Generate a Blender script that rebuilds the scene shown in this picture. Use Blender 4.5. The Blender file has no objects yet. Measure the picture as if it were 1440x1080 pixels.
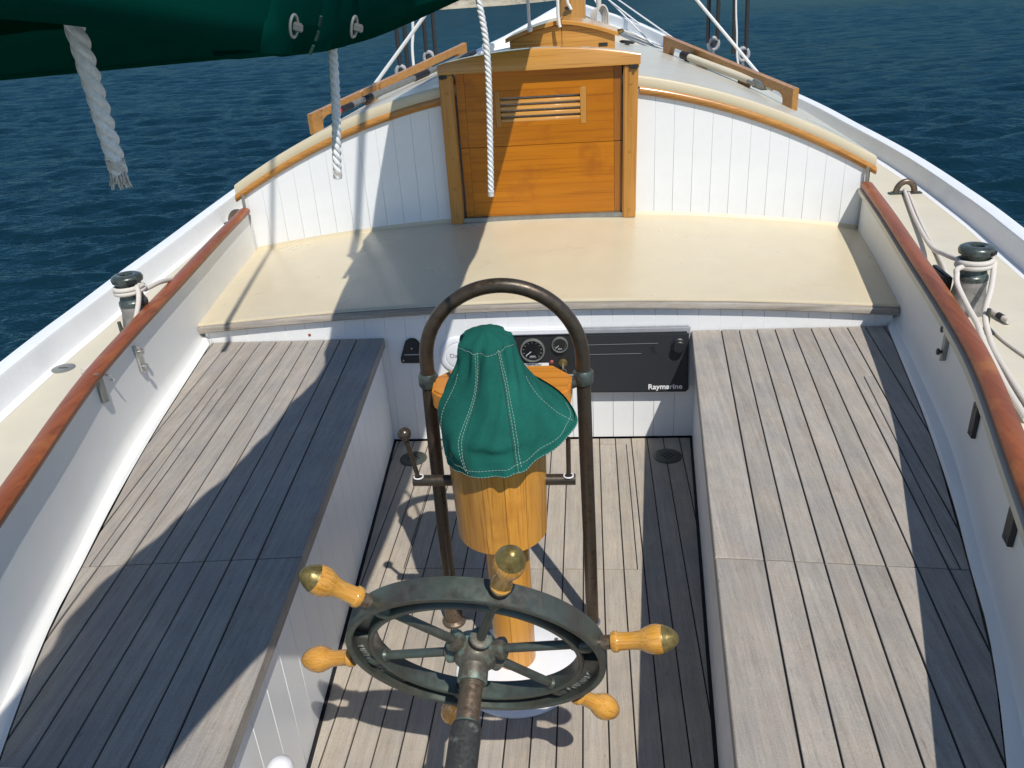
import bpy, bmesh, math, random
import numpy as np
from mathutils import Vector, Matrix

random.seed(7)
R = math.radians
scene = bpy.context.scene
COL = scene.collection

# ------------------------------------------------------------------ camera, light, exposure
cam_d = bpy.data.cameras.new('camera')
cam = bpy.data.objects.new('camera', cam_d)
COL.objects.link(cam)
cx_, cy_, cz_ = (0.9949, 0.0800, -0.0609), (0.0189, 0.4413, 0.8972), (0.0987, -0.8938, 0.4376)
M = Matrix.Identity(4)
for i in range(3):
    M[i][0], M[i][1], M[i][2] = cx_[i], cy_[i], cz_[i]
M = M.to_3x3().to_quaternion().to_matrix().to_4x4()
M.translation = Vector((0.215, 0.0, 1.65))
cam.matrix_world = M
cam_d.sensor_width = 36.0
cam_d.lens = 28.5
cam_d.clip_start = 0.02
cam_d.clip_end = 2500
scene.camera = cam

SUN = Vector((0.32, -0.63, 1.0)).normalized()
world = bpy.data.worlds.new('World')
scene.world = world
world.use_nodes = True
wn, wl = world.node_tree.nodes, world.node_tree.links
wn.clear()
sky = wn.new('ShaderNodeTexSky')
sky.sky_type = 'NISHITA'
sky.sun_disc = False
sky.sun_elevation = math.asin(SUN.z)
sky.sun_rotation = math.atan2(SUN.x, SUN.y)
sky.air_density = 1.0
sky.dust_density = 0.0
sky.ozone_density = 1.9
bg = wn.new('ShaderNodeBackground')
bg.inputs['Strength'].default_value = 0.12
wo = wn.new('ShaderNodeOutputWorld')
wl.new(sky.outputs[0], bg.inputs['Color'])
wl.new(bg.outputs[0], wo.inputs['Surface'])

sun_d = bpy.data.lights.new('sun', 'SUN')
sun_d.energy = 4.2
sun_d.angle = R(0.5)
sun_d.color = (1.0, 0.955, 0.88)
sun = bpy.data.objects.new('sun', sun_d)
COL.objects.link(sun)
sun.rotation_euler = SUN.to_track_quat('Z', 'Y').to_euler()
sun.location = (3, -6, 9)

vs = scene.view_settings
vs.view_transform = 'Standard'
vs.look = 'None'
vs.exposure = 0.12
vs.gamma = 1.0
vs.use_curve_mapping = False
scene.cycles.max_bounces = 8

# ------------------------------------------------------------------ materials
MATS = {}


class NT:
    def __init__(self, name):
        self.m = bpy.data.materials.new(name)
        self.m.use_nodes = True
        self.n = self.m.node_tree.nodes
        self.l = self.m.node_tree.links
        self.b = self.n['Principled BSDF']
        self.tc = self.n.new('ShaderNodeTexCoord')

    def noise(self, scale, detail=4, rough=0.55, stretch=None, coord='Object', offset=None):
        t = self.n.new('ShaderNodeTexNoise')
        t.inputs['Scale'].default_value = scale
        t.inputs['Detail'].default_value = detail
        t.inputs['Roughness'].default_value = rough
        src = self.tc.outputs[coord]
        if offset is not None:
            a = self.n.new('ShaderNodeVectorMath')
            a.operation = 'ADD'
            self.l.new(src, a.inputs[0])
            self.l.new(offset, a.inputs[1])
            src = a.outputs[0]
        mp = self.n.new('ShaderNodeMapping')
        if stretch:
            mp.inputs['Scale'].default_value = stretch
        self.l.new(src, mp.inputs['Vector'])
        self.l.new(mp.outputs[0], t.inputs['Vector'])
        return t.outputs['Fac']

    def ramp(self, fac, stops):
        r = self.n.new('ShaderNodeValToRGB')
        e = r.color_ramp.elements
        while len(e) < len(stops):
            e.new(0.5)
        for k, (p, c) in enumerate(stops):
            e[k].position = p
            e[k].color = (*c, 1) if len(c) == 3 else c
        self.l.new(fac, r.inputs[0])
        return r.outputs[0]

    def mix(self, fac, a, b, mode='MIX'):
        x = self.n.new('ShaderNodeMix')
        x.data_type = 'RGBA'
        x.blend_type = mode
        for s, v in ((x.inputs[0], fac), (x.inputs[6], a), (x.inputs[7], b)):
            if isinstance(v, (int, float)):
                s.default_value = v
            elif isinstance(v, tuple):
                s.default_value = (*v, 1)
            else:
                self.l.new(v, s)
        return x.outputs[2]

    def math(self, op, a, b=None):
        x = self.n.new('ShaderNodeMath')
        x.operation = op
        for s, v in ((x.inputs[0], a), (x.inputs[1], b)):
            if v is None:
                continue
            if isinstance(v, (int, float)):
                s.default_value = v
            else:
                self.l.new(v, s)
        return x.outputs[0]

    def rand(self):
        o = self.n.new('ShaderNodeObjectInfo')
        return o.outputs['Random']

    def randvec(self, k=40.0):
        o = self.n.new('ShaderNodeObjectInfo')
        c = self.n.new('ShaderNodeCombineXYZ')
        f = self.math('MULTIPLY', o.outputs['Random'], k)
        for i in range(3):
            self.l.new(f, c.inputs[i])
        return c.outputs[0]

    def bump(self, h, strength=0.3, dist=0.002):
        b = self.n.new('ShaderNodeBump')
        b.inputs['Strength'].default_value = strength
        b.inputs['Distance'].default_value = dist
        self.l.new(h, b.inputs['Height'])
        self.l.new(b.outputs[0], self.b.inputs['Normal'])

    def set(self, color=None, rough=None, metal=None, coat=None, spec=None):
        for k, v in (('Base Color', color), ('Roughness', rough), ('Metallic', metal), ('Coat Weight', coat),
                     ('Specular IOR Level', spec)):
            if v is None:
                continue
            s = self.b.inputs[k]
            if isinstance(v, tuple):
                s.default_value = (*v, 1)
            elif isinstance(v, (int, float)):
                s.default_value = v
            else:
                self.l.new(v, s)
        return self.m


def teak(name, lo, hi, axis=1, var=0.13):
    t = NT(name)
    off = t.randvec(30)
    s = [75.0, 75.0, 75.0]
    s[axis] = 2.6
    g = t.noise(1.0, 4, 0.55, tuple(s), offset=off)
    s2 = [420.0, 420.0, 420.0]
    s2[axis] = 16.0
    f = t.noise(1.0, 3, 0.6, tuple(s2), offset=off)
    blot = t.noise(7.0, 5, 0.65, None, offset=off)
    c = t.ramp(g, [(0.30, lo), (0.70, hi)])
    pit = t.ramp(f, [(0.32, (0.80, 0.78, 0.76)), (0.50, (1.03, 1.03, 1.03))])
    c = t.mix(0.75, c, pit, 'MULTIPLY')
    bl = t.ramp(blot, [(0.32, (0.86, 0.87, 0.90)), (0.68, (1.08, 1.07, 1.04))])
    c = t.mix(0.9, c, bl, 'MULTIPLY')
    s4 = [110.0, 110.0, 110.0]
    s4[axis] = 28.0
    hue = t.noise(11.0, 5, 0.7, (1.0, 0.45, 1.0) if axis == 1 else None, offset=off)
    c = t.mix(0.9, c, t.ramp(hue, [(0.33, (0.93, 0.955, 1.0)), (0.50, (1.0, 0.995, 0.99)), (0.67, (1.04, 0.995, 0.95))]), 'MULTIPLY')
    wear = t.noise(300.0, 3, 0.7, None, offset=off)
    c = t.mix(0.8, c, t.ramp(wear, [(0.3, (0.82, 0.82, 0.82)), (0.7, (1.15, 1.15, 1.15))]), 'MULTIPLY')
    sp = t.noise(1.0, 3, 0.6, tuple(s4), offset=off)
    c = t.mix(t.ramp(sp, [(0.64, (0, 0, 0)), (0.74, (0.45, 0.45, 0.45))]), c, tuple(v * 0.5 for v in lo))
    rv = t.math('ADD', t.math('MULTIPLY', t.rand(), var), 1.0 - var / 2)
    cc = t.n.new('ShaderNodeCombineColor')
    for i in range(3):
        t.l.new(rv, cc.inputs[i])
    c = t.mix(1.0, c, cc.outputs[0], 'MULTIPLY')
    t.bump(t.math('ADD', t.math('MULTIPLY', g, 0.5), f), 0.25, 0.0008)
    return t.set(c, 0.8, spec=0.2)


def varnish(name, lo, hi, axis=1, fine=55.0, rough=0.3, coat=0.35, dark=None, var=0.0):
    t = NT(name)
    off = t.randvec(20)
    s = [fine, fine, fine]
    s[axis] = fine * 0.05
    g = t.noise(1.0, 4, 0.55, tuple(s), offset=off)
    s3 = [14.0, 14.0, 14.0]
    s3[axis] = 1.4
    b = t.noise(1.0, 3, 0.5, tuple(s3), offset=off)
    c = t.ramp(t.math('ADD', t.math('MULTIPLY', g, 0.5), t.math('MULTIPLY', b, 0.5)), [(0.3, lo), (0.7, hi)])
    sl = [fine * 3.0] * 3
    sl[axis] = fine * 0.045
    ln = t.noise(1.0, 2, 0.5, tuple(sl), offset=off)
    c = t.mix(0.8, c, t.ramp(ln, [(0.34, (0.66, 0.58, 0.5)), (0.45, (1, 1, 1))]), 'MULTIPLY')
    if dark:
        d = t.noise(6.0, 4, 0.65, None, offset=off)
        c = t.mix(t.ramp(d, [(0.55, (0, 0, 0)), (0.75, (0.75, 0.75, 0.75))]), c, dark)
    if var:
        rv = t.math('ADD', t.math('MULTIPLY', t.rand(), var), 1.0 - var / 2)
        cc = t.n.new('ShaderNodeCombineColor')
        for i in range(3):
            t.l.new(rv, cc.inputs[i])
        c = t.mix(1.0, c, cc.outputs[0], 'MULTIPLY')
    t.bump(g, 0.08, 0.001)
    m = t.set(c, rough, coat=coat, spec=0.4)
    t.b.inputs['Coat Roughness'].default_value = 0.12
    return m


def paint(name, col, rough=0.35, dirt=0.12, scale=6.0, spec=0.45, coat=0.0):
    t = NT(name)
    n = t.noise(scale, 5, 0.62)
    k = tuple(v * (1 - dirt) for v in col)
    c = t.ramp(n, [(0.32, k), (0.68, col)])
    sp = t.noise(85.0, 2, 0.5)
    c = t.mix(t.ramp(sp, [(0.72, (0, 0, 0)), (0.85, (0.08, 0.08, 0.08))]), c, tuple(v * 0.55 for v in col))
    st = t.noise(1.0, 6, 0.7, (9.0, 3.0, 9.0))
    c = t.mix(t.ramp(st, [(0.52, (0, 0, 0)), (0.90, (0.16, 0.16, 0.16))]), c, tuple(v * 0.78 for v in col))
    t.bump(t.noise(scale * 7, 3), 0.05, 0.002)
    rv = t.ramp(t.noise(3.2, 6, 0.7), [(0.3, (rough * 0.75,) * 3), (0.7, (min(rough * 1.45, 1),) * 3)])
    return t.set(c, rv, spec=spec, coat=coat)


def patina(name, base, green, amt=(0.45, 0.7), rough=0.45, metal=0.55, scale=14.0):
    t = NT(name)
    off = t.randvec(10)
    n = t.noise(scale, 6, 0.65, None, offset=off)
    n2 = t.noise(scale * 5, 4, 0.6, None, offset=off)
    c = t.mix(t.ramp(n2, [(0.35, (0, 0, 0)), (0.7, (1, 1, 1))]), tuple(v * 0.68 for v in base), base)
    c = t.mix(t.ramp(n, [(amt[0], (0, 0, 0)), (amt[1], (1, 1, 1))]), c, green)
    rg = t.ramp(n2, [(0.3, (rough - 0.12,) * 3), (0.7, (rough + 0.16,) * 3)])
    t.bump(n2, 0.18, 0.002)
    return t.set(c, rg, metal=metal)


def plain(name, col, rough=0.5, metal=0.0, var=0.2, scale=30.0, spec=0.5, bump=0.06):
    t = NT(name)
    n = t.noise(scale, 4, 0.6)
    c = t.ramp(n, [(0.3, tuple(v * (1 - var) for v in col)), (0.7, col)])
    t.bump(n, bump, 0.002)
    return t.set(c, rough, metal=metal, spec=spec)


def canvas(name, col, weave=900.0, folds=7.0):
    t = NT(name)
    n = t.noise(folds, 4, 0.6)
    f = t.noise(weave, 2, 0.5)
    c = t.ramp(n, [(0.3, tuple(v * 0.78 for v in col)), (0.72, tuple(v * 1.18 for v in col))])
    c = t.mix(0.45, c, t.ramp(f, [(0.35, (0.6, 0.6, 0.6)), (0.65, (1.25, 1.25, 1.25))]), 'MULTIPLY')
    t.bump(t.math('ADD', t.math('MULTIPLY', f, 0.25), t.math('MULTIPLY', t.noise(folds * 3, 3), 1.0)), 0.4, 0.005)
    return t.set(c, 0.9, spec=0.12)


MATS.update(
    teak_floor=teak('weathered_teak_floor', (0.325, 0.288, 0.240), (0.405, 0.362, 0.304)),
    teak_bench=teak('weathered_teak_bench', (0.284, 0.258, 0.228), (0.366, 0.336, 0.300)),
    teak_trim=teak('weathered_teak_trim', (0.2, 0.18, 0.15), (0.42, 0.38, 0.33), axis=0),
    caulk=plain('black_caulk', (0.012, 0.012, 0.014), 0.6),
    white=paint('white_paint', (0.775, 0.785, 0.785), 0.35, 0.06),
    white_gloss=paint('white_gloss_paint', (0.80, 0.81, 0.81), 0.22, 0.05, coat=0.2),
    coaming=paint('offwhite_coaming_paint', (0.80, 0.79, 0.755), 0.4, 0.05),
    cream=paint('cream_deck_paint', (0.60, 0.55, 0.43), 0.42, 0.07),
    cream_gloss=paint('cream_gloss_paint', (0.585, 0.505, 0.35), 0.3, 0.06, coat=0.12),
    roof=paint('cream_roof_paint', (0.50, 0.475, 0.405), 0.3, 0.10),
    door=varnish('varnished_door_wood', (0.37, 0.118, 0.003), (0.50, 0.172, 0.005), axis=0, fine=42, dark=(0.29, 0.080, 0.006), coat=0.12),
    door_dark=varnish('dark_varnished_stile', (0.25, 0.085, 0.010), (0.34, 0.125, 0.015), axis=2),
    door_frame=varnish('varnished_frame_wood', (0.40, 0.175, 0.03), (0.52, 0.25, 0.055), axis=2),
    header=varnish('varnished_header_wood', (0.44, 0.20, 0.035), (0.58, 0.29, 0.07), axis=0),
    mould=varnish('varnished_moulding', (0.34, 0.145, 0.025), (0.50, 0.235, 0.05), axis=0, dark=(0.26, 0.12, 0.035)),
    rail=varnish('varnished_handrail', (0.34, 0.16, 0.045), (0.48, 0.25, 0.075), axis=1),
    cap=varnish('mahogany_cap', (0.17, 0.044, 0.013), (0.32, 0.088, 0.022), axis=1, fine=60, rough=0.42, dark=(0.38, 0.145, 0.034), coat=0.08),
    pedestal=varnish('varnished_pedestal_wood', (0.44, 0.19, 0.026), (0.66, 0.32, 0.058), axis=2, fine=75, dark=(0.34, 0.125, 0.018), var=0.4, coat=0.2),
    platform=varnish('varnished_platform_wood', (0.50, 0.185, 0.02), (0.62, 0.25, 0.035), axis=0),
    handle=varnish('varnished_handle_wood', (0.40, 0.17, 0.02), (0.68, 0.355, 0.068), axis=0, fine=150, rough=0.22, coat=0.5),
    bronze=patina('green_bronze', (0.088, 0.078, 0.064), (0.080, 0.104, 0.088), (0.34, 0.62), 0.40, 0.45, 12),
    bronze_hub=patina('verdigris_bronze', (0.12, 0.105, 0.08), (0.17, 0.27, 0.23), (0.48, 0.68), 0.5, 0.35, 30),
    bronze_brown=patina('brown_bronze', (0.090, 0.062, 0.044), (0.062, 0.055, 0.042), (0.40, 0.70), 0.33, 0.55, 9),
    bronze_shaft=patina('shaft_bronze', (0.20, 0.145, 0.10), (0.13, 0.125, 0.10), (0.45, 0.7), 0.34, 0.6, 24),
    bronze_green=patina('winch_bronze', (0.075, 0.085, 0.078), (0.095, 0.135, 0.118), (0.45, 0.7), 0.3, 0.4, 22),
    grey_bronze=patina('winch_base_metal', (0.22, 0.205, 0.185), (0.28, 0.265, 0.245), (0.4, 0.65), 0.6, 0.2, 24),
    brass=patina('tarnished_brass', (0.27, 0.195, 0.06), (0.15, 0.125, 0.05), (0.40, 0.66), 0.36, 0.6, 30),
    housing=patina('flecked_dark_tube', (0.055, 0.055, 0.052), (0.21, 0.21, 0.195), (0.56, 0.70), 0.5, 0.2, 34),
    steel=plain('stainless_steel', (0.6, 0.6, 0.58), 0.28, 0.9),
    dull_metal=plain('dull_grey_metal', (0.32, 0.33, 0.31), 0.4, 0.6),
    dark_metal=plain('dark_metal', (0.05, 0.05, 0.05), 0.4, 0.5),
    black=plain('black_plastic', (0.018, 0.02, 0.022), 0.42),
    black_cover=plain('charcoal_plastic_cover', (0.025, 0.028, 0.032), 0.5, 0.0, 0.12, 300.0),
    grey_plastic=plain('grey_plastic', (0.35, 0.36, 0.38), 0.5),
    white_plastic=plain('white_plastic', (0.74, 0.75, 0.77), 0.4, 0.0, 0.04),
    print_white=plain('white_print', (0.82, 0.82, 0.82), 0.5, 0, 0.02),
    print_grey=plain('grey_print', (0.16, 0.17, 0.18), 0.5, 0, 0.02),
    red=plain('red_plastic', (0.55, 0.03, 0.035), 0.35, 0, 0.1),
    dark_red=plain('dark_red_button', (0.24, 0.045, 0.04), 0.4, 0, 0.1),
    canvas=canvas('green_canvas', (0.010, 0.098, 0.076), 620, 9.0),
    sailcover=canvas('green_sailcover_canvas', (0.002, 0.066, 0.048), 1500, 2.0),
    stitch=plain('white_thread', (0.36, 0.46, 0.41), 0.8, 0, 0.1),
    stitch_dark=plain('dark_thread', (0.012, 0.05, 0.04), 0.9, 0, 0.1),
    rope=plain('white_rope', (0.82, 0.82, 0.80), 0.85, 0, 0.22, 260.0, 0.2, 0.5),
    rope_tan=plain('offwhite_braided_rope', (0.66, 0.61, 0.55), 0.85, 0, 0.25, 420.0, 0.2, 0.7),
    strap=plain('black_strap', (0.02, 0.02, 0.022), 0.7, 0, 0.2),
    glass=plain('gauge_glass_face', (0.012, 0.013, 0.014), 0.12, 0, 0.1, 8),
)

_m = MATS['sailcover']
_n, _l = _m.node_tree.nodes, _m.node_tree.links
_tr = _n.new('ShaderNodeBsdfTranslucent')
_tr.inputs['Color'].default_value = (0.006, 0.26, 0.18, 1)
_n['Principled BSDF'].inputs['Specular IOR Level'].default_value = 0.0
_mx = _n.new('ShaderNodeMixShader')
_mx.inputs[0].default_value = 0.4
_l.new(_n['Principled BSDF'].outputs[0], _mx.inputs[1])
_l.new(_tr.outputs[0], _mx.inputs[2])
_l.new(_mx.outputs[0], _n['Material Output'].inputs['Surface'])

t = NT('sea_water')
geo = t.n.new('ShaderNodeNewGeometry')


def wnoise(scale, detail, stretch, rough=0.55, dist=0.0):
    n = t.n.new('ShaderNodeTexNoise')
    n.inputs['Scale'].default_value = scale
    n.inputs['Detail'].default_value = detail
    n.inputs['Roughness'].default_value = rough
    n.inputs['Distortion'].default_value = dist
    mp = t.n.new('ShaderNodeMapping')
    mp.inputs['Scale'].default_value = stretch
    mp.inputs['Rotation'].default_value = (0, 0, R(-9))
    t.l.new(geo.outputs['Position'], mp.inputs['Vector'])
    t.l.new(mp.outputs[0], n.inputs['Vector'])
    return n.outputs['Fac']


w2 = wnoise(1.0, 3, (2.6, 4.6, 1), 0.55, 0.5)
w3 = wnoise(1.0, 3, (8, 13, 1), 0.55, 0.3)
hgt = t.math('ADD', t.math('MULTIPLY', w2, 0.10), t.math('MULTIPLY', w3, 0.045))
t.bump(hgt, 0.8, 0.5)
tint = wnoise(1.0, 3, (0.03, 0.07, 1), 0.6)
t.set(t.ramp(tint, [(0.3, (0.0030, 0.0165, 0.026)), (0.7, (0.0048, 0.023, 0.036))]), 0.08)
# a wind-ruffled sea never reaches full mirror reflectance at grazing angles: cap the Fresnel term
t.b.inputs['Specular IOR Level'].default_value = 0.0
t.b.inputs['Roughness'].default_value = 1.0
bump_out = t.b.inputs['Normal'].links[0].from_socket
fz = t.n.new('ShaderNodeFresnel')
fz.inputs['IOR'].default_value = 1.333
t.l.new(bump_out, fz.inputs['Normal'])
fac = t.ramp(fz.outputs[0], [(0.02, (0, 0, 0)), (0.10, (0.045, 0.045, 0.045)), (0.35, (0.135, 0.135, 0.135)), (1.0, (0.115, 0.115, 0.115))])
gl = t.n.new('ShaderNodeBsdfGlossy')
gl.inputs['Roughness'].default_value = 0.08
gl.inputs['Color'].default_value = (0.42, 0.78, 1.0, 1)  # blue of the reflected sky is put into the gloss tint
t.l.new(bump_out, gl.inputs['Normal'])
mx = t.n.new('ShaderNodeMixShader')
t.l.new(fac, mx.inputs[0])
t.l.new(t.b.outputs[0], mx.inputs[1])
t.l.new(gl.outputs[0], mx.inputs[2])
t.l.new(mx.outputs[0], t.n['Material Output'].inputs['Surface'])
MATS['water'] = t.m

t = NT('shore_rock')
n = t.noise(0.6, 8, 0.7)
t.set(t.ramp(n, [(0.3, (0.16, 0.14, 0.10)), (0.5, (0.34, 0.30, 0.22)), (0.7, (0.45, 0.40, 0.31))]), 0.9)
t.bump(t.noise(2.0, 6), 0.6, 0.4)
MATS['rock'] = t.m

# ------------------------------------------------------------------ mesh helpers
LOC = {}


def obj(name, verts, faces, mat, parent=None, smooth=False, bevel=0.0, kind=None, seg=2, label=None, autosmooth=False):
    v = np.array([tuple(p) for p in verts], float)
    c = (v.min(0) + v.max(0)) / 2
    me = bpy.data.meshes.new(name)
    me.from_pydata([tuple(p) for p in v - c], [], faces)
    bm = bmesh.new()
    bm.from_mesh(me)
    bmesh.ops.recalc_face_normals(bm, faces=bm.faces)
    if bevel > 0:
        ed = [e for e in bm.edges if len(e.link_faces) == 2 and e.calc_face_angle(0) > 0.6]
        bmesh.ops.bevel(bm, geom=ed, offset=bevel, segments=seg, affect='EDGES', clamp_overlap=True)
    if smooth or bevel > 0:
        for f in bm.faces:
            f.smooth = True
        for e in bm.edges:
            if len(e.link_faces) == 2 and e.calc_face_angle(0) > R(38):
                e.smooth = False
    bm.to_mesh(me)
    bm.free()
    me.materials.append(MATS[mat] if isinstance(mat, str) else mat)
    o = bpy.data.objects.new(name, me)
    COL.objects.link(o)
    p = Vector(c)
    if parent is not None:
        o.parent = parent
        p = p - LOC[parent.name]
    o.location = p
    LOC[o.name] = Vector(c)
    if kind:
        o['kind'] = kind
    if label:
        o['label'] = label
    return o


def thing(name, label, cat, loc, group=None):
    o = bpy.data.objects.new(name, None)
    o.empty_display_size = 0.05
    COL.objects.link(o)
    o.location = loc
    LOC[o.name] = Vector(loc)
    return tag(o, label, cat, group)


def tag(o, label, cat, group=None):
    o['label'] = label
    o['category'] = cat
    if group:
        o['group'] = group
    return o


class MB:
    def __init__(self):
        self.v, self.f = [], []

    def add(self, vs, fs):
        k = len(self.v)
        self.v += [tuple(p) for p in vs]
        self.f += [[i + k for i in f] for f in fs]
        return self

    def box(self, a, b):
        x0, y0, z0 = a
        x1, y1, z1 = b
        return self.add([(x0, y0, z0), (x1, y0, z0), (x1, y1, z0), (x0, y1, z0), (x0, y0, z1), (x1, y0, z1), (x1, y1, z1), (x0, y1, z1)],
                        [(0, 3, 2, 1), (4, 5, 6, 7), (0, 1, 5, 4), (1, 2, 6, 5), (2, 3, 7, 6), (3, 0, 4, 7)])

    def frame(self, o, X, Y, Z, hx, hy, hz):
        """box centred at o with axes X, Y, Z and half sizes"""
        o, X, Y, Z = Vector(o), Vector(X), Vector(Y), Vector(Z)
        vs = [o + X * sx * hx + Y * sy * hy + Z * sz * hz for sz in (-1, 1) for sx, sy in ((-1, -1), (1, -1), (1, 1), (-1, 1))]
        return self.add(vs, [(0, 3, 2, 1), (4, 5, 6, 7), (0, 1, 5, 4), (1, 2, 6, 5), (2, 3, 7, 6), (3, 0, 4, 7)])

    def prism(self, poly, z0, z1, ch=0.0):
        """polygon in xy extruded in z, top edge chamfered by ch"""
        n = len(poly)
        vs = [(p[0], p[1], z0) for p in poly] + [(p[0], p[1], z1 - ch) for p in poly]
        fs = [tuple(reversed(range(n)))] + [(i, (i + 1) % n, n + (i + 1) % n, n + i) for i in range(n)]
        if ch > 0:
            q = inset(poly, ch)
            vs += [(p[0], p[1], z1) for p in q]
            fs += [(n + i, n + (i + 1) % n, 2 * n + (i + 1) % n, 2 * n + i) for i in range(n)]
            fs.append(tuple(range(2 * n, 3 * n)))
        else:
            fs.append(tuple(range(n, 2 * n)))
        return self.add(vs, fs)

    def tube(self, pts, r, n=12, cap=True, closed=False):
        pts = [Vector(p) for p in pts]
        m = len(pts)
        rs = r if isinstance(r, (list, tuple)) else [r] * m
        up = None
        rings = []
        for i, p in enumerate(pts):
            if closed:
                d = pts[(i + 1) % m] - pts[i - 1]
            else:
                d = pts[min(i + 1, m - 1)] - pts[max(i - 1, 0)]
            d.normalize()
            if up is None:
                up = Vector((0, 0, 1)) if abs(d.z) < 0.9 else Vector((1, 0, 0))
            up = (up - d * up.dot(d)).normalized()
            s = d.cross(up)
            rings.append([p + (up * math.cos(a) + s * math.sin(a)) * rs[i] for a in [2 * math.pi * k / n for k in range(n)]])
        vs = [q for rg in rings for q in rg]
        fs = []
        for i in range(m if closed else m - 1):
            j = (i + 1) % m
            for k in range(n):
                fs.append((i * n + k, i * n + (k + 1) % n, j * n + (k + 1) % n, j * n + k))
        if cap and not closed:
            fs.append(tuple(reversed(range(n))))
            fs.append(tuple(range((m - 1) * n, m * n)))
        return self.add(vs, fs)

    def lathe(self, o, axis, prof, n=28):
        """prof: list of (distance along axis, radius)"""
        o, axis = Vector(o), Vector(axis).normalized()
        up = Vector((0, 0, 1)) if abs(axis.z) < 0.9 else Vector((0, 1, 0))
        u = (up - axis * up.dot(axis)).normalized()
        s = axis.cross(u)
        vs, fs = [], []
        for d, r in prof:
            for k in range(n):
                a = 2 * math.pi * k / n
                vs.append(o + axis * d + (u * math.cos(a) + s * math.sin(a)) * max(r, 1e-5))
        m = len(prof)
        for i in range(m - 1):
            for k in range(n):
                fs.append((i * n + k, i * n + (k + 1) % n, (i + 1) * n + (k + 1) % n, (i + 1) * n + k))
        fs.append(tuple(reversed(range(n))))
        fs.append(tuple(range((m - 1) * n, m * n)))
        return self.add(vs, fs)

    def grid(self, P, wrap=False):
        """P: rows x cols of points"""
        r, c = len(P), len(P[0])
        vs = [q for row in P for q in row]
        fs = []
        for i in range(r - 1):
            for k in range(c if wrap else c - 1):
                k2 = (k + 1) % c
                fs.append((i * c + k, i * c + k2, (i + 1) * c + k2, (i + 1) * c + k))
        return self.add(vs, fs)

    def sweep(self, path, sect, cap=True):
        """sect(i) gives a list of points (already placed) for path index i"""
        rows = [sect(i) for i in range(len(path))]
        self.grid(rows, True)
        if cap:
            n = len(rows[0])
            k = len(self.v) - n * len(rows)
            self.f.append(list(reversed([k + i for i in range(n)])))
            self.f.append([k + n * (len(rows) - 1) + i for i in range(n)])
        return self

    def obj(self, name, mat, parent=None, **kw):
        return obj(name, self.v, self.f, mat, parent, **kw)


def area(p):
    return 0.5 * sum(p[i][0] * p[(i + 1) % len(p)][1] - p[(i + 1) % len(p)][0] * p[i][1] for i in range(len(p)))


def inset(poly, d):
    n = len(poly)
    s = 1 if area(poly) > 0 else -1
    out = []
    for i in range(n):
        p0, p1, p2 = Vector(poly[i - 1][:2]), Vector(poly[i][:2]), Vector(poly[(i + 1) % n][:2])
        a, b = (p1 - p0), (p2 - p1)
        if a.length < 1e-7 or b.length < 1e-7:
            out.append((p1.x, p1.y))
            continue
        a.normalize()
        b.normalize()
        na, nb = Vector((-a.y, a.x)) * s, Vector((-b.y, b.x)) * s
        m = na + nb
        k = max(m.length_squared, 0.5)
        q = p1 + m * (d * 2 / k)
        out.append((q.x, q.y))
    return out


def clip(poly, a, b, c):
    """keep the part where a*x + b*y <= c"""
    out = []
    n = len(poly)
    for i in range(n):
        p, q = poly[i], poly[(i + 1) % n]
        dp, dq = a * p[0] + b * p[1] - c, a * q[0] + b * q[1] - c
        if dp <= 0:
            out.append(p)
        if (dp < 0 < dq) or (dq < 0 < dp):
            t = dp / (dp - dq)
            out.append((p[0] + (q[0] - p[0]) * t, p[1] + (q[1] - p[1]) * t))
    res = []
    for p in out:
        if not res or (abs(p[0] - res[-1][0]) + abs(p[1] - res[-1][1])) > 1e-5:
            res.append(p)
    return res


def smooth_curve(pts, n=60):
    """Catmull-Rom through points of any dimension"""
    P = [np.array(p, float) for p in pts]
    P = [2 * P[0] - P[1]] + P + [2 * P[-1] - P[-2]]
    seg = len(P) - 3
    out = []
    for i in range(n + 1):
        u = i / n * seg
        k = min(int(u), seg - 1)
        t = u - k
        a, b, c, d = P[k:k + 4]
        out.append(0.5 * ((2 * b) + (c - a) * t + (2 * a - 5 * b + 4 * c - d) * t * t + (3 * b - a - 3 * c + d) * t ** 3))
    return out


def curve_fn(pts):
    q = np.array(smooth_curve(pts, 200))
    return lambda y: float(np.interp(y, q[:, 0], q[:, 1]))


# ------------------------------------------------------------------ shared boat curves (metres; x across, y towards the bow)
coam_x = curve_fn([(-0.6, 0.42), (0.3, 0.72), (1.04, 0.94), (1.46, 1.053), (1.92, 1.172), (2.3, 1.242), (2.86, 1.328), (3.4, 1.412), (3.95, 1.488)])
teak_x = curve_fn([(0.3, 0.62), (0.95, 0.866), (1.26, 0.97), (1.47, 1.02), (1.75, 1.088), (2.13, 1.165), (2.37, 1.207), (2.9, 1.296)])
rail_r = curve_fn([(-0.6, 1.24), (0.2, 1.40), (1.2, 1.58), (2.2, 1.74), (3.1, 1.832), (3.6, 1.866), (4.3, 1.862), (5.0, 1.785), (5.88, 1.62), (7.45, 1.12), (8.35, 0.78), (9.0, 0.40), (9.4, 0.14)])
rail_l = curve_fn([(-0.6, -1.12), (0.2, -1.27), (1.2, -1.45), (2.116, -1.583), (2.578, -1.63), (3.17, -1.672), (4.3, -1.69), (5.2, -1.58), (6.2, -1.33), (7.64, -0.846), (8.33, -0.52), (9.16, -0.14), (9.4, 0.0)])
rail_x = lambda s, y: rail_r(y) if s > 0 else rail_l(y)
rail_z = lambda y: 0.72 + 0.016 * max(y - 2.5, 0) ** 2
deck_z = lambda y: rail_z(y) - 0.085
YD, YB = 2.862, 3.905


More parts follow.
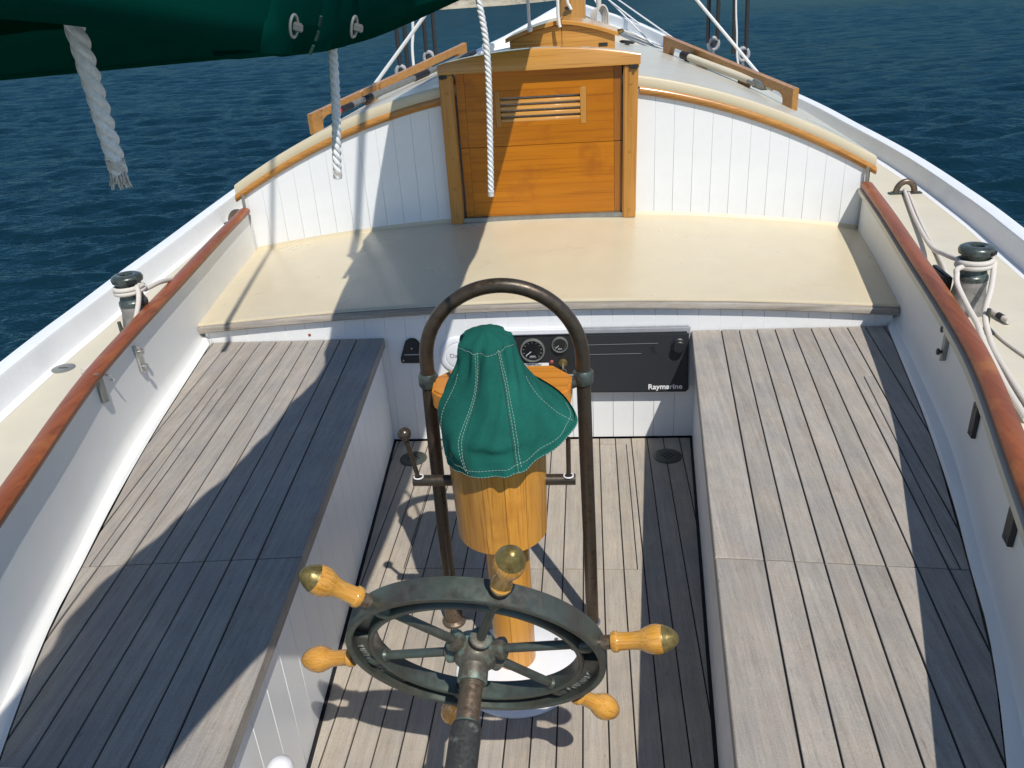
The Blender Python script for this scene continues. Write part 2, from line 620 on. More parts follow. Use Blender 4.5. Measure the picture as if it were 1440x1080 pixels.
def bridge_z(x, y):
    u = (y - YD) / (YB - YD)
    return 0.528 + 0.012 * u + (0.067 + 0.04 * u) * (1 - (x / 1.40) ** 2)


roof_c = lambda y: 1.307 + 0.012 * (y - 3.9)
roof_z = lambda x, y: roof_c(y) - 0.19 * x * x


def roof_half(y):
    return float(np.interp(y, [3.9, 4.5, 5.0, 5.5, 6.0, 6.5], [1.505, 1.42, 1.30, 1.15, 0.98, 0.78]))


# ------------------------------------------------------------------ water and shore
ZW = -0.45
rng = np.random.default_rng(5)
NWY, NWX = 760, 620
gy = 1.2 * (150 / 1.2) ** np.linspace(0, 1, NWY)
gx = np.linspace(-1.15, 1.15, NWX)
gx = gx * (0.75 + 0.25 * gx ** 2)
YY, XX = np.meshgrid(gy, gx, indexing='ij')
XX = XX * (YY + 3.0)
H = np.zeros_like(XX)
cell = np.maximum(np.gradient(gy)[:, None] * np.ones_like(XX), (YY + 3.0) * 2.3 / NWX * 0.8)
for k in range(90):
    lam = 0.14 * (1.5 / 0.14) ** (rng.random() ** 1.35)
    th = R(97) + rng.normal(0, 0.42)
    amp = 0.0058 * lam ** 0.85
    kk = 2 * math.pi / lam
    phs = rng.random() * 6.283
    fade = np.clip((lam / cell - 2.5) / 2.5, 0, 1)
    q = (XX * math.cos(th) + YY * math.sin(th)) * kk + phs + 0.7 * np.sin(XX * kk * 0.21 + k) + 0.5 * np.sin(YY * kk * 0.17 + 2 * k)
    sw = np.sin(q)
    H += fade * amp * (sw + 0.28 * np.cos(2 * q))
gust = 0.75 + 0.45 * np.sin(XX * 0.13 + 1.1 * np.sin(YY * 0.07)) * np.sin(YY * 0.16 + 0.6)
edge = np.clip((1.0 - np.abs(gx)[None, :] / np.abs(gx).max()) * 12, 0, 1) * np.clip((150 - YY) / 12, 0, 1)
H = H * gust * edge
co = np.stack([XX, YY, ZW + H], -1).reshape(-1, 3).astype(np.float32)
idx = np.arange(NWY * NWX).reshape(NWY, NWX)
qd = np.stack([idx[:-1, :-1], idx[:-1, 1:], idx[1:, 1:], idx[1:, :-1]], -1).reshape(-1, 4).astype(np.int32)
me = bpy.data.meshes.new('sea_water')
far = np.array([(-900, -300, ZW), (900, -300, ZW), (900, 1.2, ZW), (-900, 1.2, ZW), (-900, 150, ZW), (900, 150, ZW), (900, 1600, ZW), (-900, 1600, ZW)], np.float32)
n0 = len(co)
lft, rgt = idx[:, 0], idx[:, -1]
extra = np.array([(0, 1, 2, 3), (4, 5, 6, 7), (3, lft[0] - n0, lft[-1] - n0, 4), (rgt[0] - n0, 2, 5, rgt[-1] - n0)], np.int32) + n0
co = np.vstack([co, far])
qd = np.vstack([qd, extra.astype(np.int32)])
me.vertices.add(len(co))
me.vertices.foreach_set('co', co.ravel())
me.loops.add(qd.size)
me.loops.foreach_set('vertex_index', qd.ravel())
me.polygons.add(len(qd))
me.polygons.foreach_set('loop_start', np.arange(0, qd.size, 4, dtype=np.int32))
me.polygons.foreach_set('loop_total', np.full(len(qd), 4, np.int32))
me.polygons.foreach_set('use_smooth', np.ones(len(qd), bool))
me.update(calc_edges=True)
me.validate()
me.materials.append(MATS['water'])
wo_ = bpy.data.objects.new('sea_water', me)
COL.objects.link(wo_)
wo_['kind'] = 'structure'
rows = []
for j in range(14):
    v = j / 13
    row = []
    for i in range(160):
        x = -150 + i * 1.9
        y = 128.5 + 1.3 * max(0.0, x + 12) ** 1.25 + 30 * v + 2.0 * math.sin(x * 0.11) + 1.2 * math.sin(x * 0.37 + 1)
        h = (v ** 0.7) * 5.0 * (0.7 + 0.3 * math.sin(x * 0.05 + 2)) + random.uniform(-0.25, 0.35) * (v > 0) * (0.3 + v)
        row.append((x, y, ZW - 0.3 + h + (0.35 if j == 1 else 0)))
    rows.append(row)
MB().grid(rows).obj('rocky_shore', 'rock', kind='structure')

# ------------------------------------------------------------------ hull, decks, bulwarks
ys = np.linspace(-0.6, 9.4, 80)
for s in (-1, 1):
    rows = []
    for y in ys:
        x = rail_x(s, y) - s * 0.004
        z = rail_z(y) - 0.02
        rows.append([(x, y, z), (x * 0.99, y, z - 0.3), (x * 0.93 + 0.05 * 0.07, y, z - 0.7), (x * 0.8, y, ZW - 0.25)])
    if s < 0:
        hull = MB().grid(rows)
    else:
        hull.grid(rows)
hull.obj('boat_hull', 'white_gloss', smooth=True, kind='structure')

# side decks (cream) with white waterway, then the foredeck
for s in (-1, 1):
    rows, rim = [], []
    for y in np.linspace(-0.6, 3.95, 46):
        xi, xo = s * (coam_x(y) + 0.006), rail_x(s, y) - s * 0.052
        xm = xo - s * 0.045
        z = deck_z(y)
        rows.append([(xi + (xm - xi) * k / 4, y, z) for k in range(5)])
        rim.append([(xm + (xo - xm) * k / 2, y, z + 0.0005) for k in range(3)])
    d = MB().grid(rows).obj('side_deck', 'cream', smooth=True, kind='structure')
    MB().grid(rim).obj('waterway', 'white_gloss', d, smooth=True)
rows, riml, rimr = [], [], []
for y in np.linspace(3.95, 9.36, 60):
    a, b = rail_l(y) + 0.052, rail_r(y) - 0.052
    a2, b2 = a + 0.05, b - 0.05
    if b2 - a2 < 0.03:
        a2 = b2 = (a + b) / 2
        a2 -= 0.01
        b2 += 0.01
    mid, hw = (a + b) / 2, max((b - a) / 2, 0.02)
    dz = lambda x: deck_z(y) + 0.05 * min(1, (y - 3.95) / 1.5) * (1 - ((x - mid) / hw) ** 2)
    rows.append([(a2 + (b2 - a2) * k / 12, y, dz(a2 + (b2 - a2) * k / 12)) for k in range(13)])
    riml.append([(a, y, dz(a) + 0.0005), (a2, y, dz(a2) + 0.0005)])
    rimr.append([(b2, y, dz(b2) + 0.0005), (b, y, dz(b) + 0.0005)])
fd = MB().grid(rows).obj('fore_deck', 'cream', smooth=True, kind='structure')
MB().grid(riml).grid(rimr).obj('waterway', 'white_gloss', fd, smooth=True)

for s in (-1, 1):
    yy = np.linspace(-0.6, 9.4, 90)

    def sect(i, s=s, yy=yy):
        y = yy[i]
        x, z = rail_x(s, y), rail_z(y)
        ix, lo = x - s * 0.052, deck_z(y) - 0.03
        return [(x, y, lo), (x + s * 0.006, y, z - 0.045), (x + s * 0.012, y, z - 0.012), (x + s * 0.004, y, z), (x - s * 0.028, y, z + 0.003),
                (ix + s * 0.004, y, z - 0.002), (ix, y, z - 0.012), (ix - s * 0.004, y, lo + 0.045), (ix - s * 0.012, y, lo + 0.028), (ix, y, lo)]
    o = MB().sweep(yy, sect).obj('bulwark', 'white_gloss', smooth=True)
    tag(o, ('white bulwark at the deck edge beyond the winch holding a loose rope tail' if s > 0
            else 'white bulwark at the deck edge on the side where the green boom cover hangs'), 'bulwark', 'bulwarks along the deck edges')

# ------------------------------------------------------------------ cockpit floor
FZ = 0.0
floor = MB().add([(-0.7, 0.1, -0.006), (0.7, 0.1, -0.006), (0.7, YD, -0.006), (-0.7, YD, -0.006)], [(0, 1, 2, 3)]).obj('cockpit_floor', 'caulk', kind='structure')
EDGE_K = 0.0767
seat_in = lambda y: 0.602 - EDGE_K * (2.875 - y)
PW = 0.0633
HX0, HX1, HY0, HY1 = -0.40, 0.343, 2.04, 2.81


def floor_piece(poly):
    for sx in (1, -1):
        a, b = sx, -EDGE_K
        poly = clip(poly, a, b, 0.602 - EDGE_K * 2.875 - 0.004)
        if len(poly) < 3:
            return
    if abs(area(poly)) < 2e-4:
        return
    MB().prism(poly, -0.018, FZ + random.uniform(-0.0006, 0.0006), 0.0009).obj('plank', 'teak_floor', floor)


for k in range(-11, 12):
    x0, x1 = 0.175 - 0.0633 / 2 + k * PW - PW / 2 + PW / 2, 0
    x0 = 0.175 + (k - 3) * PW + 0.0019
    x1 = x0 + PW - 0.0038
    yb = YD - 0.008
    if x1 < HX0 or x0 > HX1:
        floor_piece([(x0, 0.15), (x1, 0.15), (x1, yb), (x0, yb)])
    else:
        a, b = max(x0, HX0 + 0.001), min(x1, HX1 - 0.001)
        floor_piece([(x0, 0.15), (x1, 0.15), (x1, HY0 - 0.002), (x0, HY0 - 0.002)])
        floor_piece([(a, HY0 + 0.001), (b, HY0 + 0.001), (b, HY1 - 0.001), (a, HY1 - 0.001)])
        floor_piece([(x0, HY1 + 0.002), (x1, HY1 + 0.002), (x1, yb), (x0, yb)])
        if x0 < HX0:
            floor_piece([(x0, HY0 - 0.001), (HX0 - 0.002, HY0 - 0.001), (HX0 - 0.002, HY1 + 0.001), (x0, HY1 + 0.001)])
        if x1 > HX1:
            floor_piece([(HX1 + 0.002, HY0 - 0.001), (x1, HY0 - 0.001), (x1, HY1 + 0.001), (HX1 + 0.002, HY1 + 0.001)])

# ------------------------------------------------------------------ benches
SZ = 0.46
e_ = Vector((-EDGE_K, -1)).normalized()
n_ = Vector((-e_.y, e_.x))
O_ = Vector((0.602, 2.875))
SLIT_A, SLIT_B = (1.086, 2.44), (1.003, 1.474)


def bench(s, label):
    t = thing('cockpit_bench', label, 'bench', (s * 0.85, 1.8, 0), 'slatted benches along the cockpit')
    loc = lambda u, v: (O_.x + e_.x * u + n_.x * v, O_.y + e_.y * u + n_.y * v)
    out = [(teak_x(y), y) for y in np.linspace(0.5, 2.862, 16)]

    def outer(poly):
        for (xa, ya), (xb, yb2) in zip(out[:-1], out[1:]):
            a, b = (yb2 - ya), -(xb - xa)
            poly = clip(poly, a, b, a * xa + b * ya)
            if len(poly) < 3:
                return []
        poly = clip(poly, 0, 1, 2.858)
        return poly if len(poly) >= 3 else []

    def put(poly, first):
        poly = outer(clip(poly, 0, -1, -0.86))
        if len(poly) < 3 or abs(area(poly)) < 3e-4:
            return
        q = [(s * x, y) for x, y in poly]
        if area(q) < 0:
            q = q[::-1]
        mb = MB().prism(q, SZ - (0.036 if first else 0.02), SZ + random.uniform(-0.0006, 0.0006), 0.0022 if first else 0.0010)
        mb.obj('plank', 'teak_bench', t)

    # the kerf of the locker lid, as a line in the plane
    ka, kb = (SLIT_B[1] - SLIT_A[1]), -(SLIT_B[0] - SLIT_A[0])
    kc = ka * SLIT_A[0] + kb * SLIT_A[1]
    kl = math.hypot(ka, kb)
    UJ = 1.367
    edges = [-0.012, 0.096] + [0.096 + 0.0645 * i for i in range(1, 13)]
    for i in range(len(edges) - 1):
        v0, v1 = edges[i] + (0 if i == 0 else 0.0021), edges[i + 1] - 0.0021
        for u0, u1 in ((-0.06, UJ - 0.0016), (UJ + 0.0016, 2.25)):
            poly = [loc(u0, v0), loc(u1, v0), loc(u1, v1), loc(u0, v1)]
            if u0 < 0 and i > 4:
                # the lid is cut free between the joint and y = 2.44
                up = clip(poly, 0, -1, -2.44)
                lo = clip(poly, 0, 1, 2.44)
                a1 = clip(lo, -ka / kl, -kb / kl, -kc / kl - 0.0016)
                a2 = clip(lo, ka / kl, kb / kl, kc / kl - 0.0016)
                a1 = a1 if len(a1) > 2 and abs(area(a1)) > 2e-4 else []
                a2 = a2 if len(a2) > 2 and abs(area(a2)) > 2e-4 else []
                if a1 and a2:
                    for q in (up, a1, a2):
                        if len(q) > 2:
                            put(q, False)
                    continue
            put(poly, i == 0)
    bed = [loc(-0.06, 0.02), loc(2.25, 0.02), loc(2.25, 0.9), loc(-0.06, 0.9)]
    bed = outer(clip(bed, 0, -1, -0.86))
    q = [(s * x, y) for x, y in bed]
    MB().prism(q if area(q) > 0 else q[::-1], SZ - 0.03, SZ - 0.0055).obj('caulking', 'caulk', t)
    # grooved white front
    N = 26
    L = 2.6
    for k in range(N):
        u0, u1 = -0.02 + L * k / N, -0.02 + L * (k + 1) / N - 0.0012
        p = [loc(u0, 0.006), loc(u1, 0.006), loc(u1, 0.018), loc(u0, 0.018)]
        p = clip(p, 0, 1, 2.860)
        if len(p) < 3:
            continue
        p = [(s * x, y) for x, y in p]
        MB().prism(p if area(p) > 0 else p[::-1], 0.001, SZ - 0.03).obj('front_board', 'white', t, bevel=0.0012, seg=1)
    p = [(s * x, y) for x, y in [loc(-0.01, 0.0185), loc(2.6, 0.0185), loc(2.6, 0.03), loc(-0.01, 0.03)]]
    MB().prism(p if area(p) > 0 else p[::-1], 0, SZ - 0.031).obj('backing', 'print_grey', t)
    return t


bench(1, 'sunlit grey slatted bench beside the wheel handle with the brass tip, facing the other bench')
bench(-1, 'grey slatted bench lying mostly in the dark diagonal shadow of the boom')

# ------------------------------------------------------------------ coamings
CZ = 0.75
for s in (-1, 1):
    t = thing('cockpit_coaming', ('cockpit side wall with a red-brown cap next to the winch with the loose rope tail' if s > 0 else
                                  'cockpit side wall with a red-brown cap below the green boom cover'), 'coaming', (s * 1.2, 2.0, SZ), 'coamings round the cockpit')
    yy = np.linspace(-0.55, 3.885, 60)
    # wall with its cove at the bottom
    rows = []
    for y in yy:
        x = coam_x(y)
        tx = teak_x(max(min(y, 2.862), 0.32)) if y < 2.9 else x
        b = SZ + 0.001 if y < 2.9 else 0.50
        if y < 2.87:
            pr = [(tx + 0.002, b), (tx + 0.009, b + 0.007), (x - 0.012, b + 0.010), (x - 0.004, b + 0.02), (x, b + 0.05), (x + 0.002, CZ - 0.05), (x, CZ - 0.028), (x + 0.034, CZ - 0.028), (x + 0.034, 0.40)]
        else:
            pr = [(x - 0.004, b), (x - 0.003, b + 0.007), (x - 0.002, b + 0.010), (x - 0.001, b + 0.02), (x, b + 0.05), (x + 0.002, CZ - 0.05), (x, CZ - 0.028), (x + 0.034, CZ - 0.028), (x + 0.034, 0.40)]
        rows.append([(s * a, y, z) for a, z in pr])
    MB().grid(rows).obj('side_wall', 'coaming', t, smooth=True)

    def sc(i, s=s, yy=yy):
        y = yy[i]
        x = coam_x(y)
        pr = [(-0.008, -0.026), (-0.013, -0.018), (-0.013, -0.008), (-0.007, -0.001), (0.006, 0.003), (0.024, 0.002), (0.036, -0.003), (0.040, -0.012), (0.039, -0.021), (0.034, -0.026)]
        return [(s * (x + a), y, CZ + b) for a, b in pr]
    MB().sweep(yy, sc).obj('cap_rail', 'cap', t, smooth=True)

    def sm(i, s=s, yy=yy):
        y = yy[i]
        x = coam_x(y)
        return [(s * (x + a), y, CZ + b) for a, b in [(-0.021, -0.048), (-0.021, -0.0275), (0.0, -0.0275), (0.0, -0.048)]]
    if s > 0:
        MB().sweep(yy, sm).obj('moulding', 'cream', t, smooth=False)
    # hardware on the wall
    def wallpt(y, z, s=s, off=0.0):
        return Vector((s * (coam_x(y) - off), y, z))

    def plate(y, z, h, wd, mat, pegs):
        d = Vector((s * (coam_x(y + 0.05) - coam_x(y - 0.05)), 0.1, 0)).normalized()
        n = Vector((-s * d.y, s * d.x, 0)).normalized()
        c = wallpt(y, z) + n * 0.006
        p = thing('wall_bracket', '', 'bracket', c)
        mb = MB()
        up = Vector((0, 0, 1))
        vs = []
        for k, dn in ((1, -0.007), (1, 0.004)):
            for a, b in ((-1, -0.8), (1, -1.0), (1, 0.8), (-1, 1.0)):
                vs.append(c + d * a * wd + up * b * h + n * dn)
        mb.add(vs, [(3, 2, 1, 0), (4, 5, 6, 7), (0, 1, 5, 4), (1, 2, 6, 5), (2, 3, 7, 6), (3, 0, 4, 7)])
        mb.obj('plate', mat, p, bevel=0.0015, seg=1)
        if pegs:
            for b in (-0.5, 0.5):
                MB().lathe(c + up * b * h + n * 0.004, n, [(0, 0.0045), (0.006, 0.0045), (0.0065, 0.0095), (0.013, 0.0095), (0.0145, 0.006)], 14).obj('peg', 'dark_metal' if s > 0 else mat, p, smooth=True)
        else:
            for b in (-0.7, 0.7):
                MB().lathe(c + up * b * h + n * 0.0042, n, [(0, 0.004), (0.0012, 0.003)], 10).obj('screw', mat, p, smooth=True)
        return p
    if s > 0:
        plate(2.233, 0.668, 0.070, 0.0135, 'dull_metal', True)['label'] = 'slim metal bracket with two dark pegs below the winch with the loose rope tail'
        plate(1.827, 0.632, 0.05, 0.023, 'dark_metal', False)['label'] = 'plain dark plate on the shaded wall between the pegged bracket and the nearer dark plate'
        plate(1.375, 0.648, 0.047, 0.023, 'dark_metal', False)['label'] = 'dark plate on the shaded wall nearest the picture edge beside the sunlit bench'
    else:
        plate(2.268, 0.654, 0.052, 0.014, 'steel', True)['label'] = 'shiny metal bracket with two pegs on the wall beside the shadowed bench'
        plate(1.965, 0.70, 0.052, 0.016, 'dull_metal', False)['label'] = 'grey metal plate hanging just under the red-brown cap near a small hook'
        h = MB().tube([wallpt(2.02, 0.715, off=0.002), wallpt(2.025, 0.713, off=0.016), wallpt(2.03, 0.70, off=0.02), wallpt(2.035, 0.69, off=0.014), wallpt(2.035, 0.692, off=0.004)], 0.003, 8).obj('hook', 'steel', smooth=True)
        tag(h, 'tiny metal hook on the white wall under the cap beside the grey plate', 'hook')
for o in bpy.data.objects:
    if o.name.startswith('wall_bracket'):
        o['group'] = 'metal brackets on the cockpit walls'

# aft deck lip at the ends of the benches
for s in (-1, 1):
    p = [(s * 0.452, 0.915), (s * 0.452, -0.5), (s * 0.95, -0.5), (s * 0.95, 0.915)]
    if s > 0:
        p = [(x, y - 0.05) for x, y in p]
    mb = MB().prism(p if area(p) > 0 else p[::-1], 0.0, SZ + 0.006)
    o = mb.obj('aft_locker', 'coaming', bevel=0.004)
    tag(o, ('white locker top beyond the near end of the shadowed bench' if s < 0 else 'white locker top beyond the near end of the sunlit bench'), 'locker', 'lockers behind the benches')
o = MB().lathe((-0.398, 1.03, 0.30), (0, 0.1, 1), [(0, 0.026), (0.03, 0.026), (0.042, 0.022), (0.05, 0.012), (0.052, 0.003)], 24).lathe((-0.398, 1.03, 0.30), (-1, -0.8, -0.05), [(0, 0.012), (0.13, 0.012)], 12).obj('vent_cap', 'white_plastic', smooth=True)
tag(o, 'small white domed cap by the foot of the shadowed bench', 'cap')

# ------------------------------------------------------------------ dash bulkhead and bridge deck
dash = thing('cockpit_bulkhead', 'white grooved bulkhead under the cream shelf carrying gauges and a black cover', 'bulkhead', (0, YD, 0))
P = 0.0795
k = -17
xs = [0.215 + P * i for i in range(-20, 16)]
for x0 in xs:
    a, b = max(x0 + 0.0003, -1.31), min(x0 + P - 0.0003, 1.31)
    if b - a < 0.01:
        continue
    mb = MB()
    z1a, z1b = bridge_z(a, YD) - 0.02, bridge_z(b, YD) - 0.02
    mb.add([(a, YD, 0.004), (b, YD, 0.004), (b, YD + 0.012, 0.004), (a, YD + 0.012, 0.004), (a, YD, z1a), (b, YD, z1b), (b, YD + 0.012, z1b), (a, YD + 0.012, z1a)],
           [(0, 3, 2, 1), (4, 5, 6, 7), (0, 1, 5, 4), (1, 2, 6, 5), (2, 3, 7, 6), (3, 0, 4, 7)])
    mb.obj('board', 'white', dash, bevel=0.0008, seg=1)
MB().box((-1.31, YD + 0.0125, 0), (1.31, YD + 0.03, 0.49)).obj('backing', 'white', dash)

bd = thing('bridge_deck', 'broad cream shelf deck in front of the wooden door, edged with grey teak', 'deck', (0, 3.4, 0.53))
rows = []
for y in [YD - 0.003, YD - 0.002, YD + 0.001] + list(np.linspace(YD + 0.02, YB - 0.03, 14)) + [YB - 0.018, YB - 0.008, YB + 0.002]:
    dz = {0: -0.006, 1: -0.0015, 2: 0.0}.get([YD - 0.003, YD - 0.002, YD + 0.001].index(y) if y <= YD + 0.0015 else 9, 0.0)
    if y > YB - 0.02:
        dz = 0.0 if y < YB - 0.01 else (0.003 if y < YB else 0.02)
    w_ = coam_x(max(y, YD)) + 0.002
    rows.append([(w_ * (i / 30 - 1), y, bridge_z(w_ * (i / 30 - 1), max(y, YD)) + dz) for i in range(61)])
MB().grid(rows).obj('deck_top', 'cream_gloss', bd, smooth=True)
xsn = np.linspace(-1.322, 1.322, 60)


def sn(i):
    x = xsn[i]
    z = bridge_z(x, YD) - 0.006
    bow = 0.0
    y = YD - 0.022 + bow
    return [(x, y + 0.003, z), (x, y, z - 0.004), (x, y, z - 0.023), (x, y + 0.003, z - 0.026), (x, YD + 0.01, z - 0.026), (x, YD + 0.01, z - 0.001)]


MB().sweep(xsn, sn).obj('nosing', 'teak_trim', bd, smooth=True)

# ------------------------------------------------------------------ things on the dash
# black instrument cover with lettering
cov = thing('instrument_cover', 'dark charcoal plastic cover with white lettering and a round knob', 'cover', (0.38, YD - 0.02, 0.22))
mb = MB()
T = YD - 0.005
f0 = [(0.176, 0.218), (0.586, 0.214), (0.582, 0.484), (0.172, 0.487)]
f1 = [(0.182, 0.222), (0.580, 0.218), (0.575, 0.468), (0.182, 0.470)]
mb.add([(x, YD - 0.001, z) for x, z in f0] + [(x, YD - 0.022, z) for x, z in f0], [(0, 1, 2, 3), (7, 6, 5, 4), (0, 4, 5, 1), (1, 5, 6, 2), (2, 6, 7, 3), (3, 7, 4, 0)])
mb.obj('bezel', 'grey_plastic', cov, bevel=0.006)
mb = MB()
mb.add([(x, YD - 0.0225, z) for x, z in f1] + [(x, YD - 0.040, z + 0.000) for x, z in f1], [(0, 1, 2, 3), (7, 6, 5, 4), (0, 4, 5, 1), (1, 5, 6, 2), (2, 6, 7, 3), (3, 7, 4, 0)])
mb.obj('lid', 'black_cover', cov, bevel=0.007)
MB().lathe((0.5385, YD - 0.0395, 0.418), (0, -1, 0), [(0, 0.028), (0.006, 0.028), (0.010, 0.024), (0.026, 0.023), (0.029, 0.020)], 32).obj('knob', 'black', cov, smooth=True)
MB().box((0.19, YD - 0.0425, 0.426), (0.462, YD - 0.0385, 0.4275)).box((0.19, YD - 0.0425, 0.386), (0.40, YD - 0.0385, 0.3875)).obj('ridge', 'print_grey', cov)


def text(body, size, loc, rot, mat, parent, name='lettering', ext=0.0005, bold=False, shear=0.0, sx=1.0):
    cu = bpy.data.curves.new(name, 'FONT')
    cu.body = body
    cu.size = size
    cu.extrude = ext
    cu.shear = shear
    if bold:
        cu.offset = size * 0.02
    o = bpy.data.objects.new(name, cu)
    COL.objects.link(o)
    dg = bpy.context.evaluated_depsgraph_get()
    me = bpy.data.meshes.new_from_object(o.evaluated_get(dg))
    bpy.data.objects.remove(o)
    me.materials.append(MATS[mat])
    o = bpy.data.objects.new(name, me)
    COL.objects.link(o)
    mt = Matrix.Translation(Vector(loc)) @ rot.to_4x4() @ Matrix.Diagonal((sx, 1, 1, 1))
    me.transform(Matrix.Translation(-Vector(loc)) @ mt)
    o.location = Vector(loc)
    if parent is not None:
        o.parent = parent
        o.location = Vector(loc) - LOC[parent.name]
    return o


AFT = Matrix(((1, 0, 0), (0, 0, -1), (0, 1, 0)))        # text lying in the xz plane, read from astern
text('Raymarine', 0.0300, (0.4265, YD - 0.0412, 0.2355), AFT, 'print_white', cov, bold=True, sx=1.02)
text('R', 0.040, (0.432, YD - 0.0408, 0.386), AFT, 'dark_metal', cov, 'emblem', bold=True)

# gauge panel
gp = thing('gauge_panel', 'black panel of round gauges with a key switch behind the green cover', 'gauge panel', (0.03, YD - 0.01, 0.3))
MB().box((-0.16, YD - 0.016, 0.286), (0.172, YD - 0.001, 0.492)).obj('surround', 'white_plastic', gp, bevel=0.004)
MB().box((-0.16, YD - 0.030, 0.4665), (0.168, YD - 0.0165, 0.492)).obj('ledge', 'white_plastic', gp, bevel=0.005)
MB().box((-0.15, YD - 0.0205, 0.297), (0.161, YD - 0.0162, 0.4655)).obj('face', 'black', gp, bevel=0.002)


def gauge(x, z, r, lab):
    g = MB().lathe((x, YD - 0.0205, z), (0, -1, 0), [(0, r), (0.010, r), (0.013, r * 0.97), (0.013, r * 0.88), (0.006, r * 0.86)], 40).obj('gauge', 'dull_metal', gp, smooth=True)
    y0 = YD - 0.0275
    MB().lathe((x, y0, z), (0, -1, 0), [(0, r * 0.86), (0.0006, r * 0.855)], 36).obj('dial', 'glass', g)
    mk = MB()
    for k in range(11):
        a = R(225 - 27 * k)
        d = Vector((math.cos(a), 0, math.sin(a)))
        mk.frame(Vector((x, y0 - 0.0008, z)) + d * r * 0.72, d, (0, 1, 0), Vector((-d.z, 0, d.x)), r * 0.06, 0.0003, r * 0.016)
    mk.frame((x, y0 - 0.0008, z - r * 0.5), (1, 0, 0), (0, 1, 0), (0, 0, 1), r * 0.22, 0.0003, r * 0.05)
    mk.frame((x, y0 - 0.0008, z - r * 0.62), (1, 0, 0), (0, 1, 0), (0, 0, 1), r * 0.30, 0.0003, r * 0.015)
    mk.obj('marking', 'grey_plastic', g, kind='stuff')
    a = R(218)
    d = Vector((math.cos(a), 0, math.sin(a)))
    MB().frame(Vector((x, y0 - 0.0016, z)) + d * r * 0.42, d, (0, 1, 0), Vector((-d.z, 0, d.x)), r * 0.27, 0.0003, r * 0.022).obj('needle', 'print_white', g)


gauge(-0.011, 0.403, 0.0475, '')
gauge(0.094, 0.424, 0.031, '')
gauge(-0.100, 0.428, 0.028, '')
MB().lathe((0.060, YD - 0.0205, 0.351), (0, -1, 0), [(0, 0.0085), (0.006, 0.0085), (0.009, 0.005)], 18).obj('button', 'dark_red', gp, smooth=True)
ks = MB().lathe((0.104, YD - 0.0205, 0.346), (0, -1, 0), [(0, 0.017), (0.004, 0.017), (0.006, 0.012), (0.012, 0.012), (0.013, 0.008)], 26).obj('key_switch', 'brass', gp, smooth=True)
MB().box((0.101, YD - 0.046, 0.333), (0.107, YD - 0.0335, 0.352)).obj('key', 'steel', ks)
MB().box((-0.085, YD - 0.0212, 0.332), (0.049, YD - 0.0206, 0.347)).obj('sticker', 'print_white', gp)
text('INSTRUMENT ALARM', 0.0105, (-0.075, YD - 0.0217, 0.336), AFT, 'black', gp, sx=0.95)
kr = MB()
for k, (dx, dz) in enumerate(((0, 0.318), (-0.006, 0.306), (0.008, 0.300))):
    pts = [(0.106 + dx + 0.010 * math.cos(a), YD - 0.040 - 0.003 * k, dz + 0.010 * math.sin(a)) for a in np.linspace(0, 2 * math.pi, 18)[:-1]]
    kr.tube(pts, 0.0011, 6, closed=True)
kr.box((0.092, YD - 0.044, 0.276), (0.100, YD - 0.042, 0.304)).box((0.109, YD - 0.046, 0.272), (0.118, YD - 0.044, 0.298))
tag(kr.obj('key_ring', 'steel'), 'small bunch of keys hanging from the brass key switch', 'keys')

fob = thing('switch_plate', 'small black rounded plate on the white bulkhead beside the bronze hoop', 'plate', (-0.48, YD - 0.004, 0.345))
poly = [(-0.533, 0.352), (-0.438, 0.350), (-0.437, 0.372), (-0.452, 0.440), (-0.466, 0.456), (-0.489, 0.458), (-0.506, 0.446), (-0.533, 0.375)]
mb = MB()
n = len(poly)
mb.add([(x, YD - 0.0005, z) for x, z in poly] + [(x, YD - 0.008, z) for x, z in poly],
       [tuple(range(n)), tuple(reversed(range(n, 2 * n)))] + [(i, n + i, n + (i + 1) % n, (i + 1) % n) for i in range(n)])
mb.obj('plate', 'black', fob, bevel=0.003)
for x, z in ((-0.484, 0.415), (-0.522, 0.364)):
    MB().lathe((x, YD - 0.008, z), (0, -1, 0), [(0, 0.004), (0.0015, 0.003)], 10).obj('screw', 'steel', fob)
MB().box((-0.516, YD - 0.0092, 0.387), (-0.452, YD - 0.0078, 0.392)).obj('print_line', 'grey_plastic', fob)

vent = thing('round_hatch', 'white round inspection plate in the shade beside the green cover', 'inspection plate', (-0.300, YD - 0.003, 0.33))
vc = (-0.300, YD - 0.0005, 0.380)
MB().lathe(vc, (0, -1, 0), [(0, 0.078), (0.005, 0.077), (0.008, 0.072), (0.008, 0.056), (0.0055, 0.055), (0.0055, 0.052), (0.009, 0.051), (0.010, 0.047), (0.010, 0.001)], 48).obj('plate', 'white_plastic', vent, smooth=True)
text('Davis', 0.026, (vc[0] - 0.036, YD - 0.0108, vc[2] - 0.008), AFT, 'print_grey', vent, ext=0.0003)

bung = MB().lathe((-0.885, YD - 0.0005, 0.480), (0, -1, 0), [(0, 0.006), (0.0015, 0.005)], 14).obj('wooden_plug', 'cap', smooth=True)
tag(bung, 'small brown wooden plug in the white boards below the cream shelf', 'plug')

